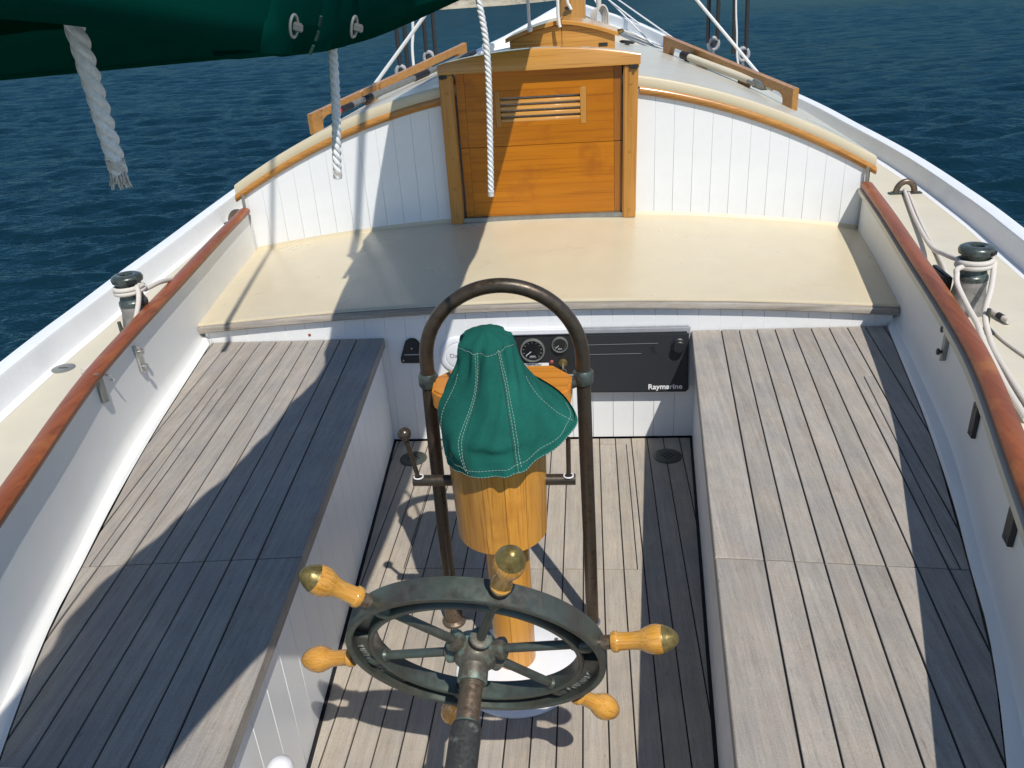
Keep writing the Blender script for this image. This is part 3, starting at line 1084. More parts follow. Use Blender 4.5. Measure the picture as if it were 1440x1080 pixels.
# floor drains
for s in (-1, 1):
    t = thing('floor_drain', ('round bronze drain in the floor at the foot of the sunlit bench' if s > 0 else 'round bronze drain in the floor beneath the lever with the ball knob'), 'drain', (s * 0.497, 2.712, 0), 'floor drains')
    MB().lathe((s * 0.497, 2.712, 0.0008), (0, 0, 1), [(0, 0.054), (0.002, 0.054), (0.0035, 0.050), (0.0035, 0.036), (0.0030, 0.001)], 36).obj('plate', 'bronze', t, smooth=True)
    hb = MB()
    for i in range(-2, 3):
        for j in range(-2, 3):
            if abs(i) + abs(j) < 4 and (i + j) % 2 == 0:
                hb.lathe((s * 0.497 + i * 0.0105, 2.712 + j * 0.0105, 0.0041), (0, 0, 1), [(0, 0.0058), (0.0004, 0.0056)], 8)
    hb.obj('drain_hole', 'caulk', t, kind='stuff')

# ------------------------------------------------------------------ cabin
cabin = thing('cabin', 'cream-roofed cabin with a white grooved back wall and brown moulding', 'cabin', (0, 4.5, 0.6))
P = 0.0868
for s in (-1, 1):
    x0 = 0.4375
    while x0 < 1.49:
        a, b = x0, min(x0 + P - 0.0007, 1.497)
        xs_ = (s * a, s * b)
        lo = [bridge_z(x, YB) - 0.005 for x in xs_]
        hi = [1.262 - 0.19 * x * x - 0.012 for x in xs_]
        mb = MB().add([(xs_[0], YB, lo[0]), (xs_[1], YB, lo[1]), (xs_[1], YB + 0.014, lo[1]), (xs_[0], YB + 0.014, lo[0]),
                       (xs_[0], YB, hi[0]), (xs_[1], YB, hi[1]), (xs_[1], YB + 0.014, hi[1]), (xs_[0], YB + 0.014, hi[0])],
                      [(0, 3, 2, 1), (4, 5, 6, 7), (0, 1, 5, 4), (1, 2, 6, 5), (2, 3, 7, 6), (3, 0, 4, 7)])
        mb.obj('board', 'white', cabin, bevel=0.0007, seg=1)
        x0 += P
xs_ = np.linspace(-1.50, 1.50, 41)
rows = [[(x, YB + 0.016, 0.5), (x, YB + 0.016, 1.262 - 0.19 * x * x)] for x in xs_]
MB().grid(rows).obj('backing', 'white', cabin)
for s in (-1, 1):
    xm = np.linspace(0.452, 1.530, 34)

    def sm(i, s=s, xm=xm):
        x = xm[i]
        z = 1.262 - 0.19 * x * x
        q = []
        for a in range(10):
            an = 2 * math.pi * a / 10
            q.append((s * x + 0.0, YB - 0.001 + 0.0185 * math.cos(an), z - 0.019 + 0.0195 * math.sin(an)))
        return q
    MB().sweep(xm, sm).obj('moulding', 'mould', cabin, smooth=True)
# roof with rounded cream edge
rows = []
prof = [(-0.008, -0.050), (-0.010, -0.042), (-0.012, -0.016), (-0.006, -0.004), (0.006, -0.001)]
nx = 49
for dy, dz in prof:
    rows.append([(1.526 * (2 * i / (nx - 1) - 1), YB + dy, 1.307 - 0.19 * (1.526 * (2 * i / (nx - 1) - 1)) ** 2 + dz) for i in range(nx)])
edge_rows = rows
MB().grid(rows).obj('roof_edge', 'cream_gloss', cabin, smooth=True)
rows = []
for y in np.linspace(YB + 0.006, 5.68, 26):
    h = roof_half(y) + 0.02
    c = 0.05 * (y - 3.9) / 2.6
    rows.append([(c + h * (2 * i / (nx - 1) - 1), y, roof_z(c + h * (2 * i / (nx - 1) - 1) - c, y) - 0.001) for i in range(nx)])
MB().grid(rows).obj('roof', 'roof', cabin, smooth=True)
side = MB()
for s in (-1, 1):
    rr = []
    for y in np.linspace(YB + 0.004, 5.66, 26):
        h = roof_half(y) + 0.0
        c = 0.05 * (y - 3.9) / 2.6
        rr.append([(c + s * h, y, roof_z(h, y) - 0.004), (c + s * (h + 0.012), y, deck_z(y) - 0.03)])
    side.grid(rr)
c, hf = 0.035, roof_half(5.66)
side.grid([[(c + hf * (2 * i / 12 - 1), 5.66, roof_z(hf * (2 * i / 12 - 1), 5.66) - 0.003) for i in range(13)],
           [(c + hf * (2 * i / 12 - 1), 5.68, deck_z(5.66) - 0.05) for i in range(13)]])
side.obj('side_wall', 'cream_gloss', cabin, smooth=False)
for s in (-1, 1):
    MB().tube([(s * 1.49, YB - 0.02, 0.752), (s * 1.487, YB - 0.022, 0.82)], 0.0075, 10).obj('corner_rod', 'dull_metal', cabin, smooth=True)

# ------------------------------------------------------------------ companionway door
door = thing('companionway_door', 'varnished orange wooden cabin door with louvres and a curved top board', 'door', (0, YB - 0.03, 0.63))
yf = YB - 0.024
JY = YB - 0.052
ZT, ZS, ZB_ = 1.316, 0.990, 0.662
lx0, lx1, lz0, lz1 = -0.205, 0.212, 1.075, 1.236
ub = MB()
ub.box((-0.34, yf, lz1), (0.335, yf + 0.03, ZT)).box((-0.34, yf, ZS + 0.0012), (0.335, yf + 0.03, lz0)).box((-0.34, yf, lz0), (lx0, yf + 0.03, lz1)).box((lx1, yf, lz0), (0.335, yf + 0.03, lz1))
u = ub.obj('upper_board', 'door', door)
for a, b in ((lx0 + 0.0008, lx0 + 0.022), (lx1 - 0.028, lx1 - 0.0008)):
    MB().box((a, yf - 0.0006, lz0 + 0.0008), (b, yf + 0.028, lz1 - 0.0008)).obj('louvre_stile', 'door_frame', u, bevel=0.0008, seg=1)
a, b = lx0 + 0.0225, lx1 - 0.0285
MB().box((a, yf - 0.0004, lz1 - 0.030), (b, yf + 0.028, lz1 - 0.0008)).obj('louvre_rail', 'door', u)
MB().box((a, yf - 0.0004, lz0 + 0.0008), (b, yf + 0.028, lz0 + 0.022)).obj('louvre_rail', 'door', u)
zz0, zz1 = lz0 + 0.022, lz1 - 0.030
nsl = 4
pz = (zz1 - zz0) / nsl
for k in range(nsl):
    z = zz0 + pz * k
    MB().add([(a, yf + 0.001, z - pz * 0.06), (b, yf + 0.001, z - pz * 0.06), (b, yf + 0.001, z + pz * 0.46), (a, yf + 0.001, z + pz * 0.46),
              (a, yf + 0.022, z + pz * 0.18), (b, yf + 0.022, z + pz * 0.18), (b, yf + 0.022, z + pz * 0.66), (a, yf + 0.022, z + pz * 0.66)],
             [(0, 1, 2, 3), (7, 6, 5, 4), (0, 4, 5, 1), (1, 5, 6, 2), (2, 6, 7, 3), (3, 7, 4, 0)]).obj('louvre_slat', 'header', u, bevel=0.0012, seg=1)
MB().box((lx0, yf + 0.048, lz0), (lx1, yf + 0.052, lz1)).obj('louvre_gap_shade', 'caulk', u)  # black sheet stands in for the shade deep behind the slats
MB().box((-0.34, yf + 0.0008, ZB_), (0.335, yf + 0.03, ZS - 0.0012)).obj('lower_board', 'door', door)
for z0, z1 in ((ZB_, ZS - 0.0015), (ZS + 0.0015, ZT)):
    MB().box((-0.379, yf + 0.001, z0), (-0.3408, yf + 0.029, z1)).obj('board_end', 'door', door, bevel=0.0006, seg=1)
    MB().box((0.3358, yf + 0.001, z0), (0.372, yf + 0.029, z1)).obj('board_end', 'door_dark', door, bevel=0.0006, seg=1)
MB().box((-0.38, yf + 0.053, 0.62), (0.38, yf + 0.06, 1.31)).obj('backing', 'caulk', door)
for s, (xt0, xt1, xb0, xb1) in ((-1, (-0.452, -0.387, -0.454, -0.391)), (1, (0.378, 0.444, 0.372, 0.434))):
    vs = []
    for y in (JY, YB + 0.012):
        vs += [(xb0, y, 0.634), (xb1, y, 0.634), (xt1, y, 1.318), (xt0, y, 1.318)]
    j = MB().add(vs, [(3, 2, 1, 0), (4, 5, 6, 7), (0, 1, 5, 4), (1, 2, 6, 5), (2, 3, 7, 6), (3, 0, 4, 7)]).obj('jamb', 'door_frame', door, bevel=0.005)
    for z in (0.675, 0.805, 0.945, 1.085, 1.24):
        u_ = (z - 0.634) / 0.684
        xc = ((xb0 + xb1) * (1 - u_) + (xt0 + xt1) * u_) / 2
        MB().lathe((xc, JY + 0.0008, z), (0, -1, 0), [(0, 0.0085), (0.0018, 0.0078), (0.0022, 0.003)], 14).obj('wood_plug', 'mould', j, smooth=True)
    MB().box((xt0 + (0.026 if s > 0 else 0.004), JY - 0.010, 1.302), (xt1 - (0.004 if s > 0 else 0.026), JY - 0.0008, 1.3185)).lathe(((xt0 + xt1) / 2 + s * 0.016, JY - 0.01, 1.306), (0, -1, 0), [(0, 0.007), (0.008, 0.006)], 12).obj('latch', 'dark_metal', door, bevel=0.002)
xh = np.linspace(-0.452, 0.452, 33)


def sh(i):
    x = xh[i]
    zt = 1.408 - 0.23 * x * x
    zb = 1.3195
    y0, y1 = JY - 0.008, YB + 0.03
    return [(x, y0, zb), (x, y0, zt - 0.008), (x, y0 + 0.006, zt), (x, y1, zt), (x, y1, zb)]


MB().sweep(xh, sh).obj('top_board', 'header', door, smooth=True)


def sh2(i):
    x = xh[i]
    zt = 1.404 - 0.23 * x * x
    return [(x, YB + 0.031, zt - 0.06), (x, YB + 0.031, zt - 0.03), (x, 4.72, zt - 0.075), (x, 4.72, zt - 0.10)]


MB().sweep(xh, sh2).obj('sliding_top', 'header', door, smooth=True)
MB().box((-0.391, JY + 0.004, 0.640), (0.371, YB + 0.01, 0.6605)).obj('sill', 'dull_metal', door, bevel=0.002)

# ------------------------------------------------------------------ skylight, mast, roof gear
sk = thing('skylight_hatch', 'small wooden skylight box with a gabled lid in front of the mast', 'skylight', (0.08, 5.2, 1.33))
x0, x1, y0, y1 = -0.21, 0.375, 4.9, 5.45
xm = (x0 + x1) / 2


def gable(x, base, rise):
    return base + rise * (1 - abs((x - xm) / ((x1 - x0) / 2 + 0.02)) ** 1.5)


rows_f = [(x, gable(x, 1.378, 0.075)) for x in np.linspace(x0, x1, 15)]
mb = MB()
nn = len(rows_f)
vs = [(x, y0, 1.28) for x, z in rows_f] + [(x, y0, z) for x, z in rows_f] + [(x, y1, 1.28) for x, z in rows_f] + [(x, y1, z) for x, z in rows_f]
fs = []
for i in range(nn - 1):
    fs += [(i, i + 1, nn + i + 1, nn + i), (2 * nn + i + 1, 2 * nn + i, 3 * nn + i, 3 * nn + i + 1), (nn + i, nn + i + 1, 3 * nn + i + 1, 3 * nn + i)]
fs += [(0, nn, 3 * nn, 2 * nn), (nn - 1, 3 * nn - 1, 4 * nn - 1, 2 * nn - 1)]
mb.add(vs, fs).obj('box', 'header', sk)
for a, b in ((x0 - 0.022, xm - 0.0015), (xm + 0.0015, x1 + 0.022)):
    xx = np.linspace(a, b, 9)
    r0 = [[(x, y, gable(x, 1.383, 0.078) + dz) for x in xx] for y, dz in ((y0 - 0.02, -0.004), (y0 - 0.02, 0.013), (y0 - 0.014, 0.018), (y1 + 0.02, 0.018), (y1 + 0.02, -0.004), (y0 - 0.02, -0.004))]
    MB().grid(r0).obj('lid', 'header', sk, smooth=True)
for xx in (0.31, 0.40):
    pass
MB().tube([(0.395, y0 - 0.02, 1.395), (0.418, y0 - 0.005, 1.405), (0.418, y0 + 0.03, 1.408), (0.395, y0 + 0.05, 1.404)], 0.008, 10).obj('handle', 'brass', sk, smooth=True)
MB().box((0.285, y0 - 0.004, 1.333), (0.335, y0 - 0.0008, 1.351)).obj('name_plate', 'dark_metal', sk, bevel=0.001)
MB().box((xm - 0.0012, y0 - 0.0015, 1.29), (xm + 0.0012, y0 - 0.0005, 1.44)).obj('joint', 'caulk', sk)

mast = thing('mast', 'varnished wooden mast rising behind the gabled skylight', 'mast', (0.12, 6.3, 1.2))
MB().lathe((0.12, 6.2, 0.84), (0, 0, 1), [(0, 0.10), (0.4, 0.10), (0.42, 0.098), (9.0, 0.07)], 32).obj('spar', 'door_frame', mast, smooth=True)
MB().lathe((0.12, 6.2, 0.86), (0, 0, 1), [(0, 0.14), (0.07, 0.14), (0.09, 0.105)], 28).obj('collar', 'header', mast, smooth=True)
MB().box((0.075, 6.085, 1.50), (0.125, 6.098, 1.518)).obj('plate', 'dark_metal', mast)


def handrail(pa, pb, label, h=0.085):
    pa, pb = Vector(pa), Vector(pb)
    d = (pb - pa).normalized()
    t = thing('handrail', label, 'handrail', pa, 'wooden handrails on the cabin roof')
    sd = d.cross(Vector((0, 0, 1))).normalized()
    L = (pb - pa).length
    up = Vector((0, 0, 1))
    # rail outline with four feet and three long openings
    top = []
    th = 0.018
    base = lambda u: pa + d * u
    feet = [0.0, L * 0.335, L * 0.665, L]
    fw = 0.075
    prof_b = []
    for i, f in enumerate(feet):
        a = f if i == 0 else (f - fw if i == 3 else f - fw / 2)
        b = a + fw
        if i > 0:
            prof_b += [(a - 0.035, h * 0.52), (a - 0.012, h * 0.42), (a, h * 0.18)]
        prof_b += [(a, -0.02), (b, -0.02)]
        if i < 3:
            prof_b += [(b, h * 0.18), (b + 0.012, h * 0.42), (b + 0.035, h * 0.52)]
    n = 40
    # split into vertical strips so that every polygon stays convex
    us = sorted(set([round(p[0], 5) for p in prof_b] + [L * i / n for i in range(n + 1)]))
    pb_u = [p[0] for p in prof_b]

    def low(u, side):
        best = None
        for (u0, z0), (u1, z1) in zip(prof_b[:-1], prof_b[1:]):
            if abs(u1 - u0) < 1e-9:
                continue
            if u0 - 1e-7 <= u <= u1 + 1e-7:
                if side > 0 and u1 - u < 1e-6:
                    continue
                if side < 0 and u - u0 < 1e-6:
                    continue
                return z0 + (z1 - z0) * (u - u0) / (u1 - u0)
        return h * 0.52
    mb = MB()
    for u0, u1 in zip(us[:-1], us[1:]):
        if u1 - u0 < 1e-6:
            continue
        vs = []
        for sg in (-1, 1):
            for u, z in ((u0, low(u0, 1)), (u1, low(u1, -1)), (u1, h), (u0, h)):
                vs.append(base(u) + up * z + sd * sg * th)
        mb.add(vs, [(3, 2, 1, 0), (4, 5, 6, 7), (0, 1, 5, 4), (2, 3, 7, 6)])
    for u, sg in ((0, 1), (L, -1)):
        z = low(u, sg)
        mb.add([base(u) + up * z - sd * th, base(u) + up * z + sd * th, base(u) + up * h + sd * th, base(u) + up * h - sd * th], [(0, 1, 2, 3)])
    # merge strips into one skin
    v = np.array([tuple(p) for p in mb.v])
    o = obj('rail', mb.v, mb.f, 'rail', t)
    bm = bmesh.new()
    bm.from_mesh(o.data)
    bmesh.ops.remove_doubles(bm, verts=bm.verts, dist=1e-4)
    ed = [e for e in bm.edges if len(e.link_faces) == 2 and e.calc_face_angle(0) > 0.9]
    bmesh.ops.bevel(bm, geom=ed, offset=0.006, segments=2, affect='EDGES', clamp_overlap=True)
    for f in bm.faces:
        f.smooth = True
    for e in bm.edges:
        if len(e.link_faces) == 2 and e.calc_face_angle(0) > R(40):
            e.smooth = False
    bm.to_mesh(o.data)
    bm.free()
    return t


handrail((1.238, 4.31, 1.040), (0.70, 5.42, 1.252), 'wooden handrail on the cabin roof with a cream pole lying along it')
handrail((-1.228, 4.31, 1.042), (-0.56, 5.55, 1.272), 'wooden handrail on the cabin roof beside the rope end near the boom')

pole = thing('boat_pole', 'cream pole with grey end fittings lying beside a handrail', 'pole', (0.95, 4.8, 1.2))
a, b = Vector((0.80, 5.08, 1.235)), Vector((1.108, 4.565, 1.128))
d = (b - a).normalized()
MB().tube([a, b], 0.0205, 16).obj('tube', 'cream', pole, smooth=True)
MB().tube([a - d * 0.06, a - d * 0.015], 0.022, 14).tube([a - d * 0.014, a + d * 0.01], 0.026, 14).obj('end_cap', 'dark_metal', pole, smooth=True)
MB().tube([b - d * 0.03, b + d * 0.03, b + d * 0.06], [0.026, 0.026, 0.018], 14).tube([b - d * 0.06 + Vector((-0.02, -0.01, 0)), b + Vector((-0.028, -0.015, 0.0))], 0.010, 10).obj('fitting', 'dull_metal', pole, smooth=True)
MB().tube([b + d * 0.062, b + d * 0.10], 0.012, 12).obj('plug', 'cream', pole, smooth=True)

hook = thing('boat_hook', 'grey boat hook with black grip and red tip beside the other handrail', 'boat hook', (-0.85, 4.5, 1.2))
a, b = Vector((-0.965, 4.21, 1.172)), Vector((-0.46, 5.28, 1.318))
d = (b - a).normalized()
MB().tube([a, b], 0.0155, 14).obj('shaft', 'dull_metal', hook, smooth=True)
MB().tube([a - d * 0.10, a - d * 0.001], 0.0165, 12).obj('grip', 'black', hook, smooth=True)
MB().tube([a - d * 0.125, a - d * 0.101], [0.014, 0.019], 12).obj('tip', 'red', hook, smooth=True)
for u_, v_ in ((0.55, 0.68), (0.10, 0.16)):
    MB().tube([a + d * u_, a + d * v_], 0.019, 12).obj('clip', 'black', hook, smooth=True)

# shrouds with lanyards and thimbles
def shroud(x, y, zb, tops, label, s):
    t = thing('shroud', label, 'shroud', (x, y, zb), 'black shrouds ending in round blocks')
    MB().tube([(x + 0.038 * math.cos(a), y, zb + 0.05 + 0.045 * math.sin(a)) for a in np.linspace(0, 2 * math.pi, 21)[:-1]], 0.016, 10, closed=True).obj('thimble', 'grey_plastic', t, smooth=True)
    MB().lathe((x, y - 0.012, zb + 0.05), (0, 1, 0), [(0, 0.022), (0.024, 0.022)], 14).obj('sheave', 'dark_metal', t, smooth=True)
    MB().tube([(x, y, zb), (x, y, rail_z(y) - 0.03)], 0.014, 10).obj('chainplate', 'dull_metal', t, smooth=True)
    for dx, lean in tops:
        MB().tube([(x + dx, y, zb + 0.06), (x + dx * 1.05 + lean * 0.5, y, zb + 0.9), (x + dx * 0.4 + lean * 2, y - 0.1, zb + 4.0)], 0.016, 10).obj('strap', 'strap', t, smooth=True)
    return t


shroud(1.24, 7.2, 1.10, [(-0.045, -0.02), (0.03, -0.03)], 'pair of black straps on a round block next to the cabin handrail, farther of two', 1)
shroud(1.41, 6.8, 1.04, [(-0.075, -0.03), (0.02, -0.05)], 'black straps on a round block beside a white cord, outboard of the cream pole', 1)
shroud(-1.21, 6.6, 1.07, [(-0.005, 0.02), (0.055, 0.03)], 'black straps on a round block beside a white cord, above the boat hook', -1)
shroud(-1.055, 7.0, 1.135, [(-0.018, 0.02), (0.055, 0.03)], 'two black straps on a round block near the green boom cover end', -1)


def rope_thing(name, pts, r, mat, label, cat, group=None, n=8):
    o = MB().tube(pts, r, n).obj(name, mat, smooth=True)
    return tag(o, label, cat, group)


rope_thing('white_cord', smooth_curve([(1.375, 6.78, 1.02), (1.36, 6.78, 1.10), (1.35, 6.78, 1.25), (1.33, 6.78, 1.50), (1.30, 6.7, 2.2)], 20), 0.007, 'rope', 'white cord twisted along a black strap outboard of the cream pole', 'cord', 'cords along the shrouds')
rope_thing('white_cord', smooth_curve([(-1.10, 6.58, 1.08), (-1.105, 6.58, 1.17), (-1.10, 6.58, 1.3), (-1.075, 6.58, 1.5), (-1.04, 6.5, 2.2)], 20), 0.011, 'rope', 'white cord twisted along a black strap above the boat hook', 'cord', 'cords along the shrouds')
rope_thing('stay', [(1.55, 6.55, 0.90), (1.02, 6.6, 1.497), (0.45, 6.65, 2.2)], 0.011, 'rope', 'slanting white line crossing behind the black straps near the cream pole', 'line', 'slanting white lines by the shrouds')
rope_thing('stay', [(-1.43, 6.2, 0.98), (-0.96, 6.2, 1.466), (-0.4, 6.2, 2.05)], 0.013, 'rope', 'slanting white line crossing behind the black straps by the boat hook', 'line', 'slanting white lines by the shrouds')
for a, b, l in (((0.45, 9.0, 1.49), (0.947, 7.9, 1.10), 'thin white bow line, middle of three running down to the deck by the handrail'),
                ((0.545, 9.0, 1.485), (1.15, 7.37, 1.05), 'thin white bow line ending by the far tip of the handrail with the pole'),
                ((0.472, 9.0, 1.47), (0.86, 7.8, 1.07), 'thin white bow line nearest the mast, ending on the cream foredeck'),
                ((0.31, 9.0, 1.50), (0.40, 8.88, 1.36), 'short white line at the bow just beyond the rope coil')):
    a, b = Vector(a), Vector(b)
    rope_thing('bow_line', [a + (a - b) * 1.0, a, b], 0.007, 'rope', l, 'line', 'white lines at the bow')
co = MB()
for k in range(5):
    pts = [(0.30 + 0.045 * math.cos(a) + k * 0.012, 6.98 - 0.01 * k, 1.395 + (0.075 + 0.006 * k) * math.sin(a)) for a in np.linspace(0, 2 * math.pi, 25)[:-1]]
    co.tube(pts, 0.007, 7, closed=True)
co.tube([(0.32, 6.97, 1.46), (0.315, 6.97, 1.8)], 0.02, 10)
tag(co.obj('rope_coil', 'rope_tan', smooth=True), 'coil of pale rope hanging beside the mast', 'rope coil')
bt = MB()
for dx in (0, 0.055):
    bt.lathe((-0.66 + dx, 7.6, 1.0), (0, 0, 1), [(0, 0.02), (0.19, 0.02), (0.2, 0.028), (0.225, 0.028), (0.235, 0.018)], 16)
bt.tube([(-0.70, 7.6, 1.16), (-0.56, 7.6, 1.16)], 0.013, 10)
tag(bt.obj('mooring_bitts', 'white_gloss', smooth=True), 'pair of small white mooring posts on the far deck behind the skylight', 'bitts')
cl = MB().lathe((0.472, 5.55, 1.306), (0.9, -0.35, -0.1), [(-0.05, 0.004), (-0.035, 0.010), (0.035, 0.010), (0.05, 0.004)], 10).box((0.458, 5.535, 1.275), (0.486, 5.565, 1.305)).obj('deck_cleat', 'dark_metal', smooth=True)
tag(cl, 'small dark cleat on the cabin roof between skylight and handrail', 'cleat')


def twisted(pts, r, pitch, name, mat, label, cat, group, fray=False):
    q = [Vector(p) for p in smooth_curve(pts, 160)]
    t = thing(name, label, cat, q[-1], group)
    mb = MB()
    L = 0
    acc = [0]
    for a, b in zip(q[:-1], q[1:]):
        L += (b - a).length
        acc.append(L)
    for s in range(3):
        pp = []
        for i, p in enumerate(q):
            d = (q[min(i + 1, len(q) - 1)] - q[max(i - 1, 0)]).normalized()
            u = Vector((1, 0, 0))
            u = (u - d * u.dot(d)).normalized()
            v = d.cross(u)
            a = -2 * math.pi * (acc[i] / pitch) + s * 2 * math.pi / 3
            pp.append(p + (u * math.cos(a) + v * math.sin(a)) * r * 0.50)
        mb.tube(pp, r * 0.56, 8)
    mb.obj('strand', mat, t, smooth=True, kind='stuff')
    d = (q[-1] - q[-2]).normalized()
    MB().tube([q[-1] - d * r * 1.6, q[-1] - d * r * 1.5, q[-1] - d * r * 0.4], [r * 0.92, r * 1.03, r * 1.0], 14).obj('whipping', 'rope_tan', t, smooth=True)
    if not fray:
        MB().tube([q[-1] - d * r * 1.0, q[-1] + d * r * 0.1, q[-1] + d * r * 0.2], [r * 0.97, r * 1.0, r * 0.88], 14).obj('rope_end', 'rope_tan', t, smooth=True)
        return t
    u = d.orthogonal().normalized()
    v = d.cross(u)
    fr = MB()
    for k in range(46):
        a, rr_ = random.uniform(0, 6.283), r * 0.95 * math.sqrt(random.random())
        o_ = (u * math.cos(a) + v * math.sin(a)) * rr_
        L_ = r * random.uniform(0.5, 2.0)
        fr.tube([q[-1] - d * r * 0.5 + o_ * 0.95, q[-1] + d * L_ * 0.5 + o_ * 1.1, q[-1] + d * L_ + o_ * random.uniform(1.1, 1.6)], r * 0.11, 4)
    fr.obj('frayed_end', 'rope_tan', t, smooth=True, kind='stuff')
    return t


GR = 'white twisted ropes hanging from the boom'
twisted([(-0.098, 0.515, 1.75), (-0.101, 0.525, 1.665), (-0.104, 0.532, 1.642), (-0.112, 0.548, 1.60), (-0.118, 0.560, 1.563), (-0.1195, 0.562, 1.549)], 0.0063, 0.034, 'hanging_rope', 'rope', 'thick white twisted rope end hanging over open water under the boom cover', 'rope', GR, True)
twisted([(-0.0084, 0.76, 1.6698), (-0.0084, 0.76, 1.6368), (-0.0084, 0.76, 1.6123), (-0.013, 0.76, 1.5641), (-0.0196, 0.76, 1.5178), (-0.0216, 0.76, 1.4993)], 0.0042, 0.021, 'hanging_rope', 'rope', 'white twisted rope end hanging beside the fasteners, in front of the handrail foot', 'rope', GR)
twisted([(0.030, 1.45, 1.80), (0.040, 1.45, 1.665), (0.0425, 1.45, 1.637), (0.050, 1.45, 1.572), (0.0495, 1.45, 1.50), (0.0445, 1.45, 1.40), (0.040, 1.45, 1.318)], 0.0055, 0.026, 'hanging_rope', 'rope', 'long white twisted rope end hanging in front of the louvred door', 'rope', GR)
rope_thing('halyard_end', smooth_curve([(-0.095, 4.84, 1.85), (-0.093, 4.84, 1.589), (-0.092, 4.84, 1.50), (-0.090, 4.84, 1.455), (-0.0895, 4.84, 1.43)], 16), [0.009] * 11 + [0.011, 0.014, 0.016, 0.015, 0.013, 0.008], 'rope', 'white line with a frayed end hanging before the shaded skylight lid', 'rope', 'white lines hanging by the mast')
rope_thing('halyard_end', smooth_curve([(0.06, 4.84, 1.85), (0.067, 4.84, 1.58), (0.067, 4.84, 1.51), (0.072, 4.84, 1.46), (0.077, 4.84, 1.445)], 16), 0.009, 'rope', 'white line hanging over the peak of the skylight lid', 'rope', 'white lines hanging by the mast')
rope_thing('halyard_end', smooth_curve([(0.10, 4.86, 1.75), (0.118, 4.86, 1.577), (0.128, 4.86, 1.55), (0.139, 4.86, 1.528)], 12), 0.008, 'rope', 'short white line end in front of the mast', 'rope', 'white lines hanging by the mast')

# ------------------------------------------------------------------ winches, fairleads and sheets on the side decks
def winch(x, y, label, z0):
    t = thing('winch', label, 'winch', (x, y, z0), 'sheet winches')
    MB().lathe((x, y, z0 - 0.003), (0, 0, 1), [(0, 0.062), (0.012, 0.061), (0.03, 0.055), (0.085, 0.046), (0.100, 0.047), (0.108, 0.045)], 36).obj('base', 'grey_bronze', t, smooth=True)
    MB().lathe((x, y, z0 + 0.106), (0, 0, 1), [(0, 0.048), (0.012, 0.047), (0.016, 0.043), (0.030, 0.039), (0.052, 0.037), (0.070, 0.039), (0.078, 0.042)], 36).obj('drum', 'bronze_green', t, smooth=True)
    top = MB().lathe((x, y, z0 + 0.184), (0, 0, 1), [(0, 0.040), (0.004, 0.050), (0.016, 0.0525), (0.024, 0.049), (0.029, 0.040), (0.030, 0.026), (0.026, 0.020), (0.014, 0.018)], 40).obj('top', 'bronze_green', t, smooth=True)
    MB().lathe((x, y, z0 + 0.1985), (0, 0, 1), [(0, 0.018), (0.006, 0.0175)], 16).obj('socket', 'caulk', top)
    MB().frame((x + 0.035, y - 0.0365, z0 + 0.196), Vector((0.7, 0.7, 0)), Vector((0.7, -0.7, 0)), (0, 0, 1), 0.016, 0.004, 0.006).obj('slot', 'caulk', top)
    return t


WZ = 0.638
WR, WL = (1.408, 2.545), (-1.372, 2.547)
winch(*WR, 'bronze winch whose rope tail lies loose on the deck', WZ)
winch(*WL, 'bronze winch with one rope turn hanging down, under the boom side', WZ)


def wrap(cx, cy, z0, z1, r, turns, a0):
    n = int(28 * turns)
    return [(cx + r * math.cos(a0 + 2 * math.pi * turns * i / n), cy + r * math.sin(a0 + 2 * math.pi * turns * i / n), z0 + (z1 - z0) * i / n) for i in range(n + 1)]


rr = 0.0085
t = thing('sheet_rope', 'off-white rope from the bronze fairlead round the winch, with a black-taped tail', 'rope', (1.5, 3, 0.66), 'off-white sheet ropes')
w = wrap(WR[0], WR[1], WZ + 0.146, WZ + 0.172, 0.0475, 1.9, R(100))
lead = smooth_curve([(1.70, 3.98, 0.682), (1.60, 3.55, 0.665), (1.505, 3.12, 0.675), (1.43, 2.80, 0.74), w[0]], 40)
MB().tube([tuple(p) for p in lead] + w[1:], rr, 10).obj('wrap', 'rope_tan', t, smooth=True)
MB().tube(smooth_curve([w[-1], (1.459, 2.535, 0.80), (1.455, 2.515, 0.785), (1.425, 2.445, 0.745), (1.385, 2.37, 0.695), (1.369, 2.29, 0.658), (1.341, 2.174, 0.648), (1.30, 1.95, 0.647), (1.26, 1.7, 0.647)], 50), rr, 10).obj('fall', 'rope_tan', t, smooth=True)
MB().tube(smooth_curve([(1.715, 3.965, 0.672), (1.60, 3.45, 0.652), (1.50, 2.98, 0.650), (1.43, 2.74, 0.655)], 40), rr * 0.75, 10).obj('shadow_strand', 'rope_tan', t, smooth=True)  # mostly the lead rope's shadow on the deck, modelled as a thinner strand
MB().tube(smooth_curve([w[20], (1.355, 2.515, 0.790), (1.342, 2.50, 0.772), (1.336, 2.465, 0.748), (1.331, 2.369, 0.718), (1.327, 2.278, 0.695), (1.315, 2.195, 0.672), (1.285, 2.0, 0.649), (1.25, 1.8, 0.647)], 50), rr, 10).obj('loop', 'rope_tan', t, smooth=True)
tail = MB().tube(smooth_curve([(1.43, 2.62, 0.648), (1.465, 2.53, 0.648), (1.475, 2.46, 0.648), (1.482, 2.415, 0.648)], 16), 0.0092, 10).obj('tail', 'rope_tan', t, smooth=True)
MB().tube([(1.4735, 2.468, 0.648), (1.4775, 2.442, 0.648)], 0.0099, 12).obj('tape', 'strap', tail, smooth=True)
rope_thing('thin_line', smooth_curve([(1.418, 2.40, 0.642), (1.412, 2.30, 0.641), (1.418, 2.2, 0.641), (1.43, 2.1, 0.641)], 16), 0.004, 'rope_tan', 'thin pale line lying on the cream deck past the taped rope tail', 'line')
